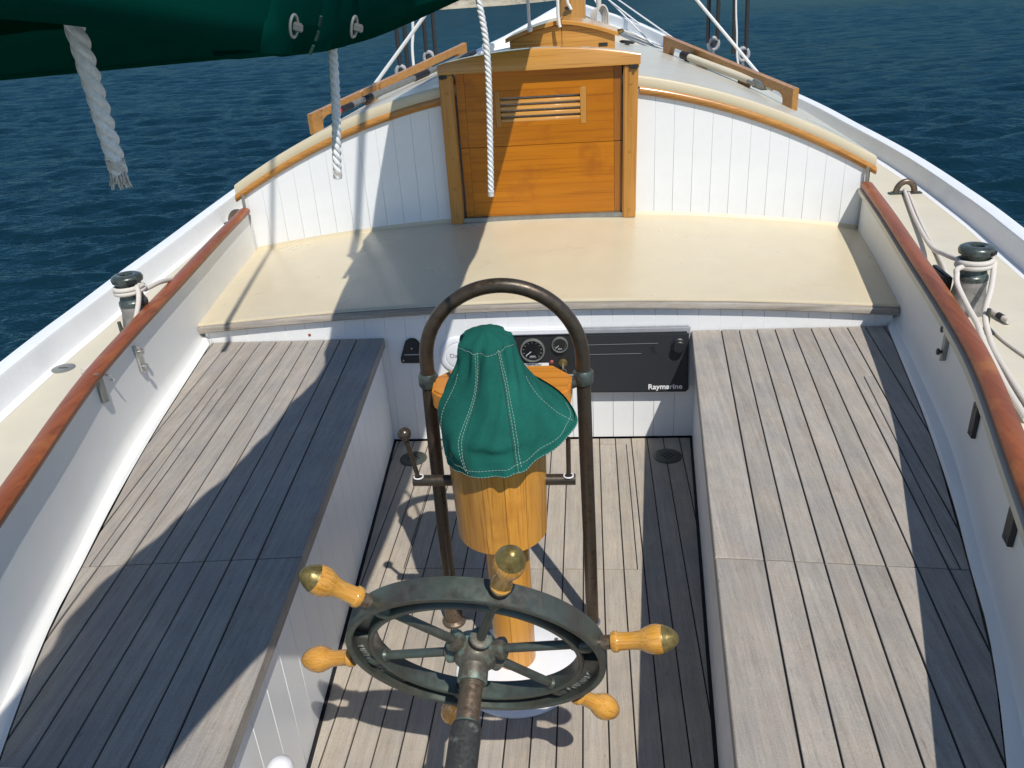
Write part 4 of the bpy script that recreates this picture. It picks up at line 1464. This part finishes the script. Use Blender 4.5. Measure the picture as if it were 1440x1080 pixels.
ct = thing('cam_cleat', 'small dark cleat standing between the ropes below the winch', 'cleat', (1.392, 2.36, 0.638))
MB().tube([(1.392, 2.36, 0.638), (1.386, 2.353, 0.715)], [0.009, 0.006], 10).obj('post', 'bronze', ct, smooth=True)
MB().box((1.375, 2.34, 0.636), (1.41, 2.38, 0.644)).obj('foot', 'bronze', ct, bevel=0.002)
MB().box((1.353, 2.585, 0.636), (1.372, 2.72, 0.735)).obj('pad', 'dark_metal', ct, bevel=0.004)

t = thing('sheet_rope', 'off-white rope wrapped on the winch under the boom side', 'rope', (-1.37, 2.6, 0.66), 'off-white sheet ropes')
w = wrap(WL[0], WL[1], WZ + 0.146, WZ + 0.172, 0.0475, 1.9, R(40))
lead = smooth_curve([(-1.56, 3.9, 0.684), (-1.46, 3.3, 0.672), (-1.37, 2.88, 0.73), (-1.335, 2.68, 0.775), w[0]], 40)
MB().tube([tuple(p) for p in lead] + w[1:], rr, 10).obj('wrap', 'rope_tan', t, smooth=True)
MB().tube(smooth_curve([w[-1], (-1.330, 2.525, 0.815), (-1.320, 2.505, 0.79), (-1.322, 2.48, 0.75), (-1.335, 2.44, 0.69), (-1.36, 2.38, 0.650), (-1.39, 2.2, 0.647)], 40), rr, 10).obj('fall', 'rope_tan', t, smooth=True)

for s, x, y, l in ((1, 1.70, 3.97, 'bronze fairlead arch with a rope and its shadow strand passing through it on the cream deck'), (-1, -1.555, 3.93, 'small bronze fairlead at the cabin corner on the boom side')):
    t = thing('fairlead', l, 'fairlead', (x, y, deck_z(y)), 'bronze fairleads')
    z = deck_z(y)
    MB().tube([(x + 0.042 * math.cos(a), y, z + 0.004 + 0.052 * math.sin(a)) for a in np.linspace(0, math.pi, 15)], 0.014, 12).obj('arch', 'bronze_shaft', t, smooth=True)
    MB().box((x - 0.075, y - 0.018, z - 0.003), (x + 0.075, y + 0.018, z + 0.006)).obj('foot', 'bronze_green', t, bevel=0.003)

t = thing('deck_filler', 'oval grey metal filler cap in the cream deck on the boom side', 'deck cap', (-1.487, 2.25, deck_z(2.25)))
MB().lathe((-1.487, 2.25, deck_z(2.25) + 0.0004), (0, 0, 1), [(0, 0.036), (0.002, 0.036), (0.003, 0.033), (0.0025, 0.001)], 32).obj('plate', 'dull_metal', t, smooth=True)
MB().box((-1.502, 2.247, deck_z(2.25) + 0.0028), (-1.472, 2.253, deck_z(2.25) + 0.0038)).obj('slot', 'dark_metal', t)
t = thing('deck_cleat', 'green weathered cleat half hidden behind the red-brown cap on the boom side', 'cleat', (-1.37, 2.36, deck_z(2.3)))
MB().lathe((-1.362, 2.31, deck_z(2.3) - 0.002), (0, 0, 1), [(0, 0.04), (0.01, 0.04), (0.018, 0.032), (0.02, 0.01)], 28).obj('disc', 'bronze_green', t, smooth=True)
MB().tube([(-1.415, 2.50, deck_z(2.3)), (-1.418, 2.502, 0.695)], [0.008, 0.006], 10).obj('post', 'bronze', t, smooth=True)

# ------------------------------------------------------------------ steering pedestal
ped = thing('steering_pedestal', 'varnished wooden steering pedestal standing on a white round base', 'pedestal', (0, 1.63, 0))
bp = MB().lathe((0.0, 1.62, 0.0008), (0, 0, 1), [(0, 0.167), (0.005, 0.167), (0.010, 0.160), (0.012, 0.09), (0.014, 0.06)], 56).obj('base_plate', 'white_plastic', ped, smooth=True)
for a in (-80, -15, 45, 120, 190, 240):
    MB().lathe((0.142 * math.cos(R(a)), 1.62 + 0.142 * math.sin(R(a)), 0.0095), (0, 0, 1), [(0, 0.007), (0.002, 0.006), (0.0022, 0.001)], 12).obj('screw', 'steel', bp)
COLC = (-0.008, 1.652)


def stave_col(cx, cy, r, z0, z1, n, name, mat, par, rb=None, k=5):
    """a round column laid up from vertical staves, each a piece of its own"""
    rb = rb or r
    for i in range(n):
        a0, a1 = 2 * math.pi * i / n + 0.0045, 2 * math.pi * (i + 1) / n - 0.0045
        vs, fs = [], []
        zz = [(z0, rb - 0.006), (z0 + 0.004, rb), (z1 - 0.003, r), (z1, r - 0.003)]
        for z, q in zz:
            for j in range(k + 1):
                a = a0 + (a1 - a0) * j / k
                vs.append((cx + q * math.cos(a), cy + q * math.sin(a), z))
            vs.append((cx, cy, z))
        m = k + 2
        for l in range(3):
            for j in range(k + 1):
                fs.append((l * m + j, l * m + j + 1, (l + 1) * m + j + 1, (l + 1) * m + j))
            fs.append((l * m + k + 1, l * m, (l + 1) * m, (l + 1) * m + k + 1))
        fs.append(tuple(reversed(range(m))))
        fs.append(tuple(range(3 * m, 4 * m)))
        obj(name, vs, fs, mat, par, smooth=True)


colm = MB().lathe((*COLC, 0.012), (0, 0, 1), [(0, 0.05), (0.455, 0.05)], 24).obj('column', 'door_dark', ped, smooth=True)
stave_col(*COLC, 0.056, 0.0135, 0.47, 8, 'stave', 'pedestal', colm, rb=0.055)
HC = (-0.010, 1.620)
hs = MB().lathe((*HC, 0.472), (0, 0, 1), [(0, 0.105), (0.26, 0.105)], 24).obj('housing', 'door_dark', ped, smooth=True)
stave_col(*HC, 0.1165, 0.463, 0.745, 14, 'stave', 'pedestal', hs, rb=0.1085)
# octagonal platform
pts8 = [(-0.172, 1.725), (-0.130, 1.685), (0.118, 1.685), (0.162, 1.725), (0.166, 1.80), (0.118, 1.86), (-0.13, 1.86), (-0.178, 1.80)]
MB().prism(pts8, 0.742, 0.792, 0.0).obj('platform', 'platform', ped, bevel=0.006)
MB().lathe((-0.02, 1.68, 0.80), (0, 0, 1), [(0, 0.075), (0.05, 0.07), (0.10, 0.052), (0.13, 0.03)], 28).obj('compass_bowl', 'brass', ped, smooth=True)
for s, x0, x1 in ((-1, -0.216, -0.112), (1, 0.094, 0.171)):
    z = 0.607
    b = MB().tube([(x0, 1.615, z), (x1, 1.615, z)] if s < 0 else [(x0, 1.615, z), (x1, 1.615, z)], 0.0135, 18).obj('lever_arm', 'bronze_brown', ped, smooth=True)
    xx = x0 + 0.014 if s < 0 else x1 - 0.016
    tip = Vector((xx - 0.012, 1.585, z + 0.135)) if s < 0 else Vector((xx + 0.002, 1.62, z + 0.11))
    MB().tube([(xx, 1.615, z), tip], 0.0055, 12).obj('lever', 'bronze_brown', b, smooth=True)
    MB().tube([(xx - 0.011 * math.cos(a), 1.612 + 0.011 * math.sin(a), z + 0.0125) for a in np.linspace(0, 2 * math.pi, 14)[:-1]], 0.0018, 6, closed=True).obj('washer', 'white_plastic', b)
    if s < 0:
        MB().lathe(tip - Vector((-0.001, 0.0, 0.004)), (-0.05, -0.2, 1), [(0, 0.006), (0.006, 0.012), (0.014, 0.0155), (0.022, 0.0155), (0.029, 0.010), (0.032, 0.003)], 20).obj('knob', 'bronze_brown', b, smooth=True)

hoop = thing('guard_hoop', 'tall brown bronze hoop arching over the green-covered compass', 'guard hoop', (0, 1.8, 0))
HR, HCZ, HRr = 0.192, 0.835, 0.0178
arc = [(-0.200, 1.80, 0.0), (-0.200, 1.80, 0.30), (-0.197, 1.80, 0.60), (-0.1925, 1.80, HCZ)] + \
      [(-0.192 * math.cos(a), 1.80 + 0.0 * math.sin(a), HCZ + HR * math.sin(a)) for a in np.linspace(0.06, math.pi - 0.06, 44)] + [(0.1925, 1.80, HCZ), (0.195, 1.80, 0.60), (0.199, 1.80, 0.30), (0.202, 1.80, 0.0)]
MB().tube(arc, HRr, 20).obj('tube', 'bronze_brown', hoop, smooth=True)
MB().lathe((-0.200, 1.80, 0.0005), (0, 0, 1), [(0, 0.034), (0.008, 0.034), (0.014, 0.025), (0.07, 0.0235), (0.085, 0.0225), (0.086, 0.019)], 24).obj('foot', 'bronze_shaft', hoop, smooth=True)
MB().lathe((0.202, 1.80, 0.0005), (0, 0, 1), [(0, 0.023), (0.005, 0.023), (0.006, 0.019)], 24).obj('foot', 'steel', hoop, smooth=True)
for s in (-1, 1):
    c = Vector((s * 0.193, 1.80, 0.785))
    MB().lathe(c - Vector((0, 0, 0.017)), (0, 0, 1), [(0, 0.022), (0.006, 0.025), (0.030, 0.025), (0.036, 0.021)], 26).tube([c + Vector((-s * 0.005, 0, 0)), c + Vector((-s * 0.022, -0.005, -0.012)), c + Vector((-s * 0.045, -0.015, -0.020))], [0.019, 0.014, 0.011], 16).obj('clamp', 'bronze_green', hoop, smooth=True)

# green canvas compass cover
TAB = [[(-0.084, 1.67, 0.939), (-0.093, 1.65, 0.881), (-0.136, 1.615, 0.79), (-0.12, 1.58, 0.679)],
       [(-0.051, 1.63, 0.941), (-0.056, 1.59, 0.856), (-0.088, 1.53, 0.764), (-0.065, 1.492, 0.7)],
       [(-0.008, 1.61, 0.942), (-0.005, 1.555, 0.855), (-0.005, 1.495, 0.774), (0.001, 1.468, 0.705)],
       [(0.019, 1.63, 0.946), (0.043, 1.585, 0.874), (0.063, 1.53, 0.798), (0.077, 1.49, 0.721)],
       [(0.036, 1.67, 0.943), (0.063, 1.66, 0.869), (0.111, 1.625, 0.817), (0.183, 1.6, 0.771)],
       [(0.022, 1.71, 0.951), (0.045, 1.73, 0.872), (0.072, 1.745, 0.820), (0.100, 1.74, 0.795)],
       [(-0.016, 1.73, 0.958), (-0.024, 1.77, 0.890), (-0.033, 1.81, 0.840), (-0.038, 1.83, 0.812)],
       [(-0.067, 1.71, 0.955), (-0.083, 1.725, 0.885), (-0.118, 1.70, 0.815), (-0.130, 1.66, 0.745)]]
TAB = np.array(TAB)


def per(k, u):
    """periodic Catmull-Rom over the eight directions at level k"""
    u = u % 8
    i = int(u)
    t_ = u - i
    a, b, c, d = [TAB[(i + j) % 8, k] for j in (-1, 0, 1, 2)]
    return 0.5 * ((2 * b) + (c - a) * t_ + (2 * a - 5 * b + 4 * c - d) * t_ * t_ + (3 * b - a - 3 * c + d) * t_ ** 3)


def cov_pt(u, v):
    """v 0..1 from the gathered top to the hem"""
    q = [per(k, u) for k in range(4)]
    q = [2 * q[0] - q[1]] + q + [2 * q[3] - q[2]]
    w_ = min(v, 0.99999) * 3
    i = int(w_)
    t_ = w_ - i
    a, b, c, d = q[i:i + 4]
    p = 0.5 * ((2 * b) + (c - a) * t_ + (2 * a - 5 * b + 4 * c - d) * t_ * t_ + (3 * b - a - 3 * c + d) * t_ ** 3)
    f = 0.0050 * math.sin(u * 5.3 - v * 6.5 + 1) * v * (1 - 0.4 * v) + 0.0040 * math.sin(u * 11.0 + v * 14.0) * math.sin(v * 5 + u) ** 2 + 0.0032 * math.sin(u * 7.1 + v * 3) * math.exp(-v * 3) + 0.0035 * math.sin(u * 3.3 + 5 * v) * v + 0.0022 * math.sin(9 * v + 2.2 * u) * math.sin(u * 1.7)
    f += 0.0045 * math.exp(-((v - 0.72 - 0.08 * (u - 2.2)) / 0.05) ** 2) * math.exp(-((u - 2.2) / 0.9) ** 2)
    f -= 0.0045 * math.exp(-((v - 0.79 - 0.08 * (u - 2.2)) / 0.045) ** 2) * math.exp(-((u - 2.2) / 0.9) ** 2)
    f -= 0.004 * (math.exp(-((u - 1.35) / 0.10) ** 2) + math.exp(-((u - 2.62) / 0.10) ** 2)) * (0.4 + 0.6 * math.exp(-((v - 0.1) / 0.25) ** 2))
    c0 = np.array([-0.02, 1.68, p[2]])
    n = p - c0
    n /= max(np.linalg.norm(n), 1e-6)
    return p + n * f


t = thing('compass_cover', 'green canvas cover with white stitching draped over the steering compass', 'cover', (-0.02, 1.65, 0.68))
NU, NV = 96, 44
rows = []
top_c = np.array([-0.022, 1.672, 0.966])
for k in range(1, 7):
    f = k / 7
    row = []
    for i in range(NU):
        p = per(0, 8 * i / NU)
        q = top_c * (1 - f) + p * f
        q = q + np.array([0, 0, 0.006 * (1 - f * f) + 0.0016 * math.sin(i * 0.55) * f])
        row.append(tuple(q))
    rows.append(row)
for j in range(NV + 1):
    rows.append([tuple(cov_pt(8 * i / NU, j / NV)) for i in range(NU)])
# turned hem: back up inside
for dz, sc in ((-0.0015, 0.985), (0.010, 0.97)):
    rows.append([tuple(np.array([-0.02, 1.66, 0]) + (cov_pt(8 * i / NU, 1.0) - np.array([-0.02, 1.66, 0])) * np.array([sc, sc, 1]) + np.array([0, 0, dz])) for i in range(NU)])
mb = MB().grid(rows, True)
k0 = len(mb.v)
mb.v.append(tuple(top_c + np.array([0, 0, 0.007])))
mb.f += [[k0, (i + 1) % NU, i] for i in range(NU)]
mb.obj('canvas', 'canvas', t, smooth=True)


def stitches(path, name='stitching', step=0.0075, r=0.00045, mat='stitch'):
    mb = MB()
    pts = [Vector(p) for p in path]
    acc = [0]
    for a, b in zip(pts[:-1], pts[1:]):
        acc.append(acc[-1] + (b - a).length)
    A = np.array([tuple(p) for p in pts])
    f = lambda s: Vector([float(np.interp(s, acc, A[:, i])) for i in range(3)])
    s = 0
    while s + step * 0.62 < acc[-1]:
        mb.tube([f(s), f(s + step * 0.33), f(s + step * 0.66)], r, 5)
        s += step
    return mb


def offs(p, d=0.0012):
    n = p - np.array([-0.02, 1.68, p[2] - 0.03])
    return tuple(p + n / np.linalg.norm(n) * d)


st = MB()
for u0, u1, v0, v1 in ((1.35, 1.15, 0.02, 1.0), (1.28, 1.08, 0.03, 0.98), (2.62, 2.72, 0.02, 1.0), (2.70, 2.80, 0.03, 0.98), (3.75, 3.95, 0.35, 1.0), (0.35, 0.1, 0.3, 0.95)):
    path = [offs(cov_pt(u0 + (u1 - u0) * k / 40, v0 + (v1 - v0) * k / 40)) for k in range(41)]
    q = stitches(path)
    st.add(q.v, q.f)
for v, ua, ub in ((0.93, 0.0, 4.4), (0.992, 0.0, 4.6), (0.03, 0.2, 3.9)):
    path = [offs(cov_pt(ua + (ub - ua) * k / 120, v)) for k in range(121)]
    q = stitches(path)
    st.add(q.v, q.f)
st.obj('stitching', 'stitch', t, kind='stuff')
ds = MB()
for u0, u1, v0, v1 in ((1.43, 1.23, 0.02, 1.0), (2.55, 2.65, 0.02, 1.0)):
    ds.tube([offs(cov_pt(u0 + (u1 - u0) * k / 40, v0 + (v1 - v0) * k / 40), 0.0003) for k in range(41)], 0.0011, 6)
ds.obj('seam', 'stitch_dark', t, smooth=True)

# ------------------------------------------------------------------ steering wheel
WC = Vector((-0.0063, 1.1073, 0.5672))
tilt, yaw, ph = 0.3784, 0.045, 0.2336
WN = Vector((math.sin(yaw) * math.cos(tilt), math.cos(yaw) * math.cos(tilt), math.sin(tilt)))
WX = WN.cross(Vector((0, 0, 1))).normalized()
WV = WX.cross(WN)
wd = lambda a: WX * math.cos(a) + WV * math.sin(a)
wheel = thing('ship_helm', 'weathered green bronze ship wheel with six wooden handles', 'steering wheel', WC)
RO, RI = 0.2365, 0.187
# channel section: (radius, offset along the axis; negative faces the camera)
SEC = [(RO, 0.019), (RO + 0.001, 0.0), (RO, -0.020), (RO - 0.002, -0.022), (RO - 0.010, -0.022), (RO - 0.012, -0.020), (RO - 0.014, 0.004), (RI + 0.013, 0.004),
       (RI + 0.010, -0.014), (RI + 0.008, -0.016), (RI + 0.002, -0.016), (RI, -0.014), (RI - 0.001, 0.004), (RI, 0.018), (RI + 0.003, 0.020), (RO - 0.003, 0.021)]
rows = []
NA = 128
for i in range(NA):
    a = 2 * math.pi * i / NA
    rows.append([WC + wd(a) * r + WN * o for r, o in SEC])
rows.append(rows[0])
mb = MB().grid(rows, True)
rim = mb.obj('rim', 'bronze', wheel, smooth=True)
# solid lettered lands in the channel
for a0, a1, body, amid in ((R(166), R(222), 'LUNENBURG', R(191)), (R(-53), R(-1), 'FOUNDRY', R(-28))):
    vs, fs = [], []
    n = 20
    for i in range(n + 1):
        a = a0 + (a1 - a0) * i / n
        for r, o in ((RI + 0.009, 0.003), (RI + 0.009, -0.0085), (RO - 0.0115, -0.0085), (RO - 0.0115, 0.003)):
            vs.append(WC + wd(a) * r + WN * o)
    for i in range(n):
        for k in range(4):
            fs.append((i * 4 + k, i * 4 + (k + 1) % 4, i * 4 + 4 + (k + 1) % 4, i * 4 + 4 + k))
    fs += [(0, 1, 2, 3), (4 * n + 3, 4 * n + 2, 4 * n + 1, 4 * n)]
    obj('land', vs, fs, 'bronze', rim)
    # letters read anticlockwise with their tops towards the hub
    Ln = len(body)
    span = 0.105 if Ln > 7 else 0.085
    rad = (RO + RI) / 2 + 0.004
    for i, ch in enumerate(body):
        a = amid + (i - (Ln - 1) / 2) * (span / (Ln - 1)) / rad
        tx = -WX * math.sin(a) + WV * math.cos(a)
        ty = -wd(a)
        rot = Matrix((tx, ty, tx.cross(ty))).transposed()
        base = WC + wd(a) * rad - WN * 0.009 - tx * 0.0055 - ty * 0.004
        lo = text(ch, 0.0185, base, rot, 'dull_metal', None, 'letter', ext=0.0014, sx=0.78)
        lo.parent = rim
        lo.location = base - LOC[rim.name]
for k in range(6):
    a = ph + k * math.pi / 3
    d = wd(a)
    sp = MB().tube([WC + d * 0.045, WC + d * (RI + 0.004)], 0.0085, 14).obj('spoke', 'bronze', wheel, smooth=True)
    MB().lathe(WC + d * (RI - 0.006), d, [(0, 0.010), (0.012, 0.016), (0.03, 0.017), (0.042, 0.012)], 16).obj('boss', 'bronze', sp, smooth=True)
    # turned handle
    hprof = [(0.0, 0.0165), (0.003, 0.0185), (0.009, 0.0185), (0.011, 0.0165), (0.013, 0.0155), (0.035, 0.0150), (0.050, 0.0165), (0.060, 0.0215), (0.070, 0.0250), (0.079, 0.0258), (0.088, 0.0240), (0.092, 0.0228)]
    tipp = [(0.0925, 0.0226), (0.099, 0.0200), (0.106, 0.0158), (0.112, 0.0100), (0.1152, 0.004)]
    o0 = WC + d * (RO + 0.018)
    brass = k in (0, 1, 2)
    MB().lathe(WC + d * (RO - 0.004), d, [(0, 0.014), (0.010, 0.0125), (0.0225, 0.0125)], 18).obj('ferrule', 'bronze_shaft', sp, smooth=True)
    h = MB().lathe((0, 0, 0), (1, 0, 0), hprof if brass else hprof + tipp, 30).obj('handle', 'handle', None, smooth=True)
    hc = LOC[h.name].copy()
    if brass:
        MB().lathe((0, 0, 0), (1, 0, 0), [(0.0895, 0.0234), (0.0900, 0.0240), (0.0918, 0.0233)] + tipp, 30).obj('brass_tip', 'brass', h, smooth=True)
    h.parent = wheel
    h.location = o0 + d * hc.x - WC
    h.rotation_euler = d.to_track_quat('X', 'Z').to_euler()
    # socket at the hub
    MB().lathe(WC + d * 0.016, d, [(0, 0.018), (0.022, 0.0165), (0.027, 0.0185), (0.031, 0.0205), (0.039, 0.0205), (0.041, 0.018), (0.0412, 0.010)], 20).obj('hub_socket', 'bronze_hub', wheel, smooth=True)
MB().lathe(WC - WN * 0.062, WN, [(0, 0.026), (0.003, 0.0275), (0.024, 0.0265), (0.030, 0.028), (0.036, 0.036), (0.046, 0.039), (0.075, 0.039), (0.085, 0.033), (0.092, 0.012)], 36).obj('hub', 'bronze_hub', wheel, smooth=True)
MB().lathe(WC - WN * 0.0585, -WN, [(0, 0.0215), (0.012, 0.0215), (0.0125, 0.0205), (0.10, 0.0205)], 26).obj('shaft', 'bronze_shaft', wheel, smooth=True)
e = WC - WN * 0.132
box = thing('shaft_housing', 'dark metal tube holding the wheel shaft at the near end', 'tube', e)
MB().lathe(e, -WN, [(0, 0.0215), (0.001, 0.0235), (0.006, 0.0262), (0.008, 0.0272), (0.5, 0.0285)], 28).obj('tube', 'housing', box, smooth=True)
MB().lathe(e + WN * 0.003, -WN, [(0, 0.0208), (0.003, 0.0222)], 26).obj('collar', 'bronze_hub', box, smooth=True)

# ------------------------------------------------------------------ boom with its green sail cover
boom = thing('sail_cover', 'dark green canvas sail cover hanging along the boom overhead', 'sail cover', (-0.2, 1.5, 1.6))
ST = [  # y, starboard edge (x, z), starboard side (x), port edge (x, z), top z
    (-0.70, -0.22, 1.72, -0.20, -0.46, 1.68, 1.95),
    (-0.20, -0.24, 1.69, -0.225, -0.47, 1.655, 2.00),
    (0.20, -0.155, 1.672, -0.150, -0.485, 1.632, 2.02),
    (0.45, -0.090, 1.652, -0.088, -0.515, 1.612, 2.03),
    (0.62, -0.012, 1.620, -0.005, -0.48, 1.604, 2.04),
    (0.81, 0.000, 1.616, 0.020, -0.43, 1.597, 2.05),
    (1.05, 0.004, 1.624, 0.040, -0.395, 1.588, 2.06),
    (1.33, 0.010, 1.637, 0.055, -0.365, 1.577, 2.07),
    (1.70, 0.010, 1.652, 0.065, -0.335, 1.563, 2.08),
    (2.05, 0.012, 1.664, 0.065, -0.39, 1.553, 2.09),
    (2.60, 0.015, 1.690, 0.075, -0.44, 1.600, 2.10),
    (3.20, 0.030, 1.730, 0.095, -0.47, 1.680, 2.10),
    (4.20, 0.070, 1.800, 0.115, -0.40, 1.770, 2.14),
    (5.20, 0.110, 1.860, 0.140, -0.16, 1.830, 2.10),
    (6.00, 0.150, 1.900, 0.170, 0.02, 1.88, 2.05)]
sm_ = smooth_curve(ST, 90)


def boom_sec(s, closed):
    y, sx, sz, sd, px, pz, tz = s
    w_ = sd - px
    f = lambda k: 0.006 * math.sin(y * 9 + k * 1.7) + 0.004 * math.sin(y * 21 + k) + 0.0025 * math.sin(y * 47 + 2.1 * k)
    outer = [(sx, sz), (sx + 0.6 * (sd - sx) + 0.004, sz + 0.02), (sd + f(1), sz + 0.075), (sd + 0.004 + f(2), sz + 0.16), (sd - 0.03 + f(3), sz + 0.26), (px + w_ * 0.66, tz - 0.05 + f(4)),
             (px + w_ * 0.5, tz), (px + w_ * 0.34, tz - 0.05 + f(5)), (px + 0.03 + f(6), pz + 0.28), (px - 0.004 + f(7), pz + 0.16), (px + f(8) * 0.5, pz + 0.07), (px, pz)]
    return [(x, y, z) for x, z in outer]


rows = [boom_sec(s, False) for s in sm_]
shell = MB().grid(rows).obj('canvas', 'sailcover', boom, smooth=True)
so = shell.modifiers.new('thick', 'SOLIDIFY')
so.thickness = 0.004
so.offset = 1
# strap panel closing the underside where the fasteners sit
und = []
for s in sm_:
    y, sx, sz, sd, px, pz, tz = s
    if 0.66 < y < 5.9:
        und.append([(sx + (px - sx) * k / 8 + 0.004 * (1 - k / 4), y, sz + 0.004 + (pz - sz) * k / 8 + 0.03 * math.sin(math.pi * k / 8)) for k in range(9)])
MB().grid(und).obj('under_flap', 'sailcover', boom, smooth=True)
# boom spar and furled sail inside
MB().tube([(-0.30, -0.6, 1.80), (-0.24, 1.0, 1.80), (-0.20, 3.0, 1.86), (0.05, 5.6, 1.93)], 0.07, 18).obj('spar', 'door_frame', boom, smooth=True)
# seams and turn-button fasteners
sd_ = MB()
path = []
for s in sm_:
    y, sx, sz, sd, px, pz, tz = s
    if 0.1 < y < 0.72:
        path.append((sd * 0.7 + sx * 0.3 + 0.006, y, sz + 0.022))
q = stitches(path, step=0.012, r=0.0012)
sd_.add(q.v, q.f)
q = stitches([(0.004, 0.655, 1.614), (0.014, 0.652, 1.628), (0.022, 0.645, 1.645)], step=0.012, r=0.0012)
sd_.add(q.v, q.f)
sd_.obj('stitching', 'stitch_dark', boom, kind='stuff')
fl = []
for k in range(13):
    y = 0.60 + 0.16 * k / 12
    yy_ = [q_ for q_ in sm_ if q_[0] <= y][-1]
    yn_ = [q_ for q_ in sm_ if q_[0] > y][0]
    g_ = (y - yy_[0]) / (yn_[0] - yy_[0])
    _, sx, sz, sd, px, pz, tz = yy_ + (yn_ - yy_) * g_
    pu = 0.0035 + 0.002 * math.sin(k * 1.1)
    fl.append([(sx - 0.03, y, sz + 0.001 - pu), (sx + pu, y, sz - 0.0025), (sx + 0.6 * (sd - sx) + 0.004 + pu, y, sz + 0.02 - pu), (sd + pu + 0.007, y, sz + 0.075), (sd + pu + 0.008, y, sz + 0.16)])
fo = MB().grid(fl).obj('overlap_flap', 'sailcover', boom, smooth=True)
so = fo.modifiers.new('thick', 'SOLIDIFY')
so.thickness = 0.003
for (x, y, z), nrm, lab in (((0.008, 0.617, 1.6355), (0.9, -0.35, -0.25), ''), ((0.037, 0.672, 1.631), (0.93, -0.25, -0.28), '')):
    n = Vector(nrm).normalized()
    c = Vector((x, y, z))
    u = Vector((0, 0, 1))
    u = (u - n * u.dot(n)).normalized()
    v = n.cross(u)
    ring = MB().tube([c + u * 0.0076 * math.cos(a) + v * 0.0042 * math.sin(a) for a in np.linspace(0, 2 * math.pi, 21)[:-1]], 0.0011, 8, closed=True).obj('fastener', 'dull_metal', boom, smooth=True)
    MB().frame(c + n * 0.0035, n, u, v, 0.004, 0.003, 0.0017).obj('turn_button', 'dull_metal', ring, bevel=0.001)

# tackle above the boom: its lines and block throw the thin shadows on the cabin wall
lift = thing('topping_lift', 'thin rope with a block running up from the boom cover', 'rope', (-0.3, 2.35, 2.1))
bz = Vector((-0.235, 2.30, 2.56))
MB().tube([bz + Vector((0, 0, 0.05)), bz + Vector((0.62, 0.0, 3.2))], 0.020, 10).obj('line', 'rope', lift, smooth=True)
MB().tube([bz + Vector((0.02, 0, 0.0)), bz + Vector((-0.13, 0.02, -0.52))], 0.009, 8).tube([bz + Vector((-0.02, 0, 0.0)), bz + Vector((-0.10, 0.16, -0.50))], 0.007, 8).obj('fall', 'rope', lift, smooth=True)
MB().lathe(bz - Vector((0, 0.02, 0)), (0.3, 1, 0), [(0, 0.030), (0.01, 0.042), (0.035, 0.042), (0.045, 0.030)], 20).obj('block', 'dark_metal', lift, smooth=True)
rope_thing('lazy_jack', [(-0.80, 1.975, 1.72), (0.07, 1.975, 6.0)], 0.012, 'rope', 'thin line slanting up beside the boom cover towards the mast', 'rope')
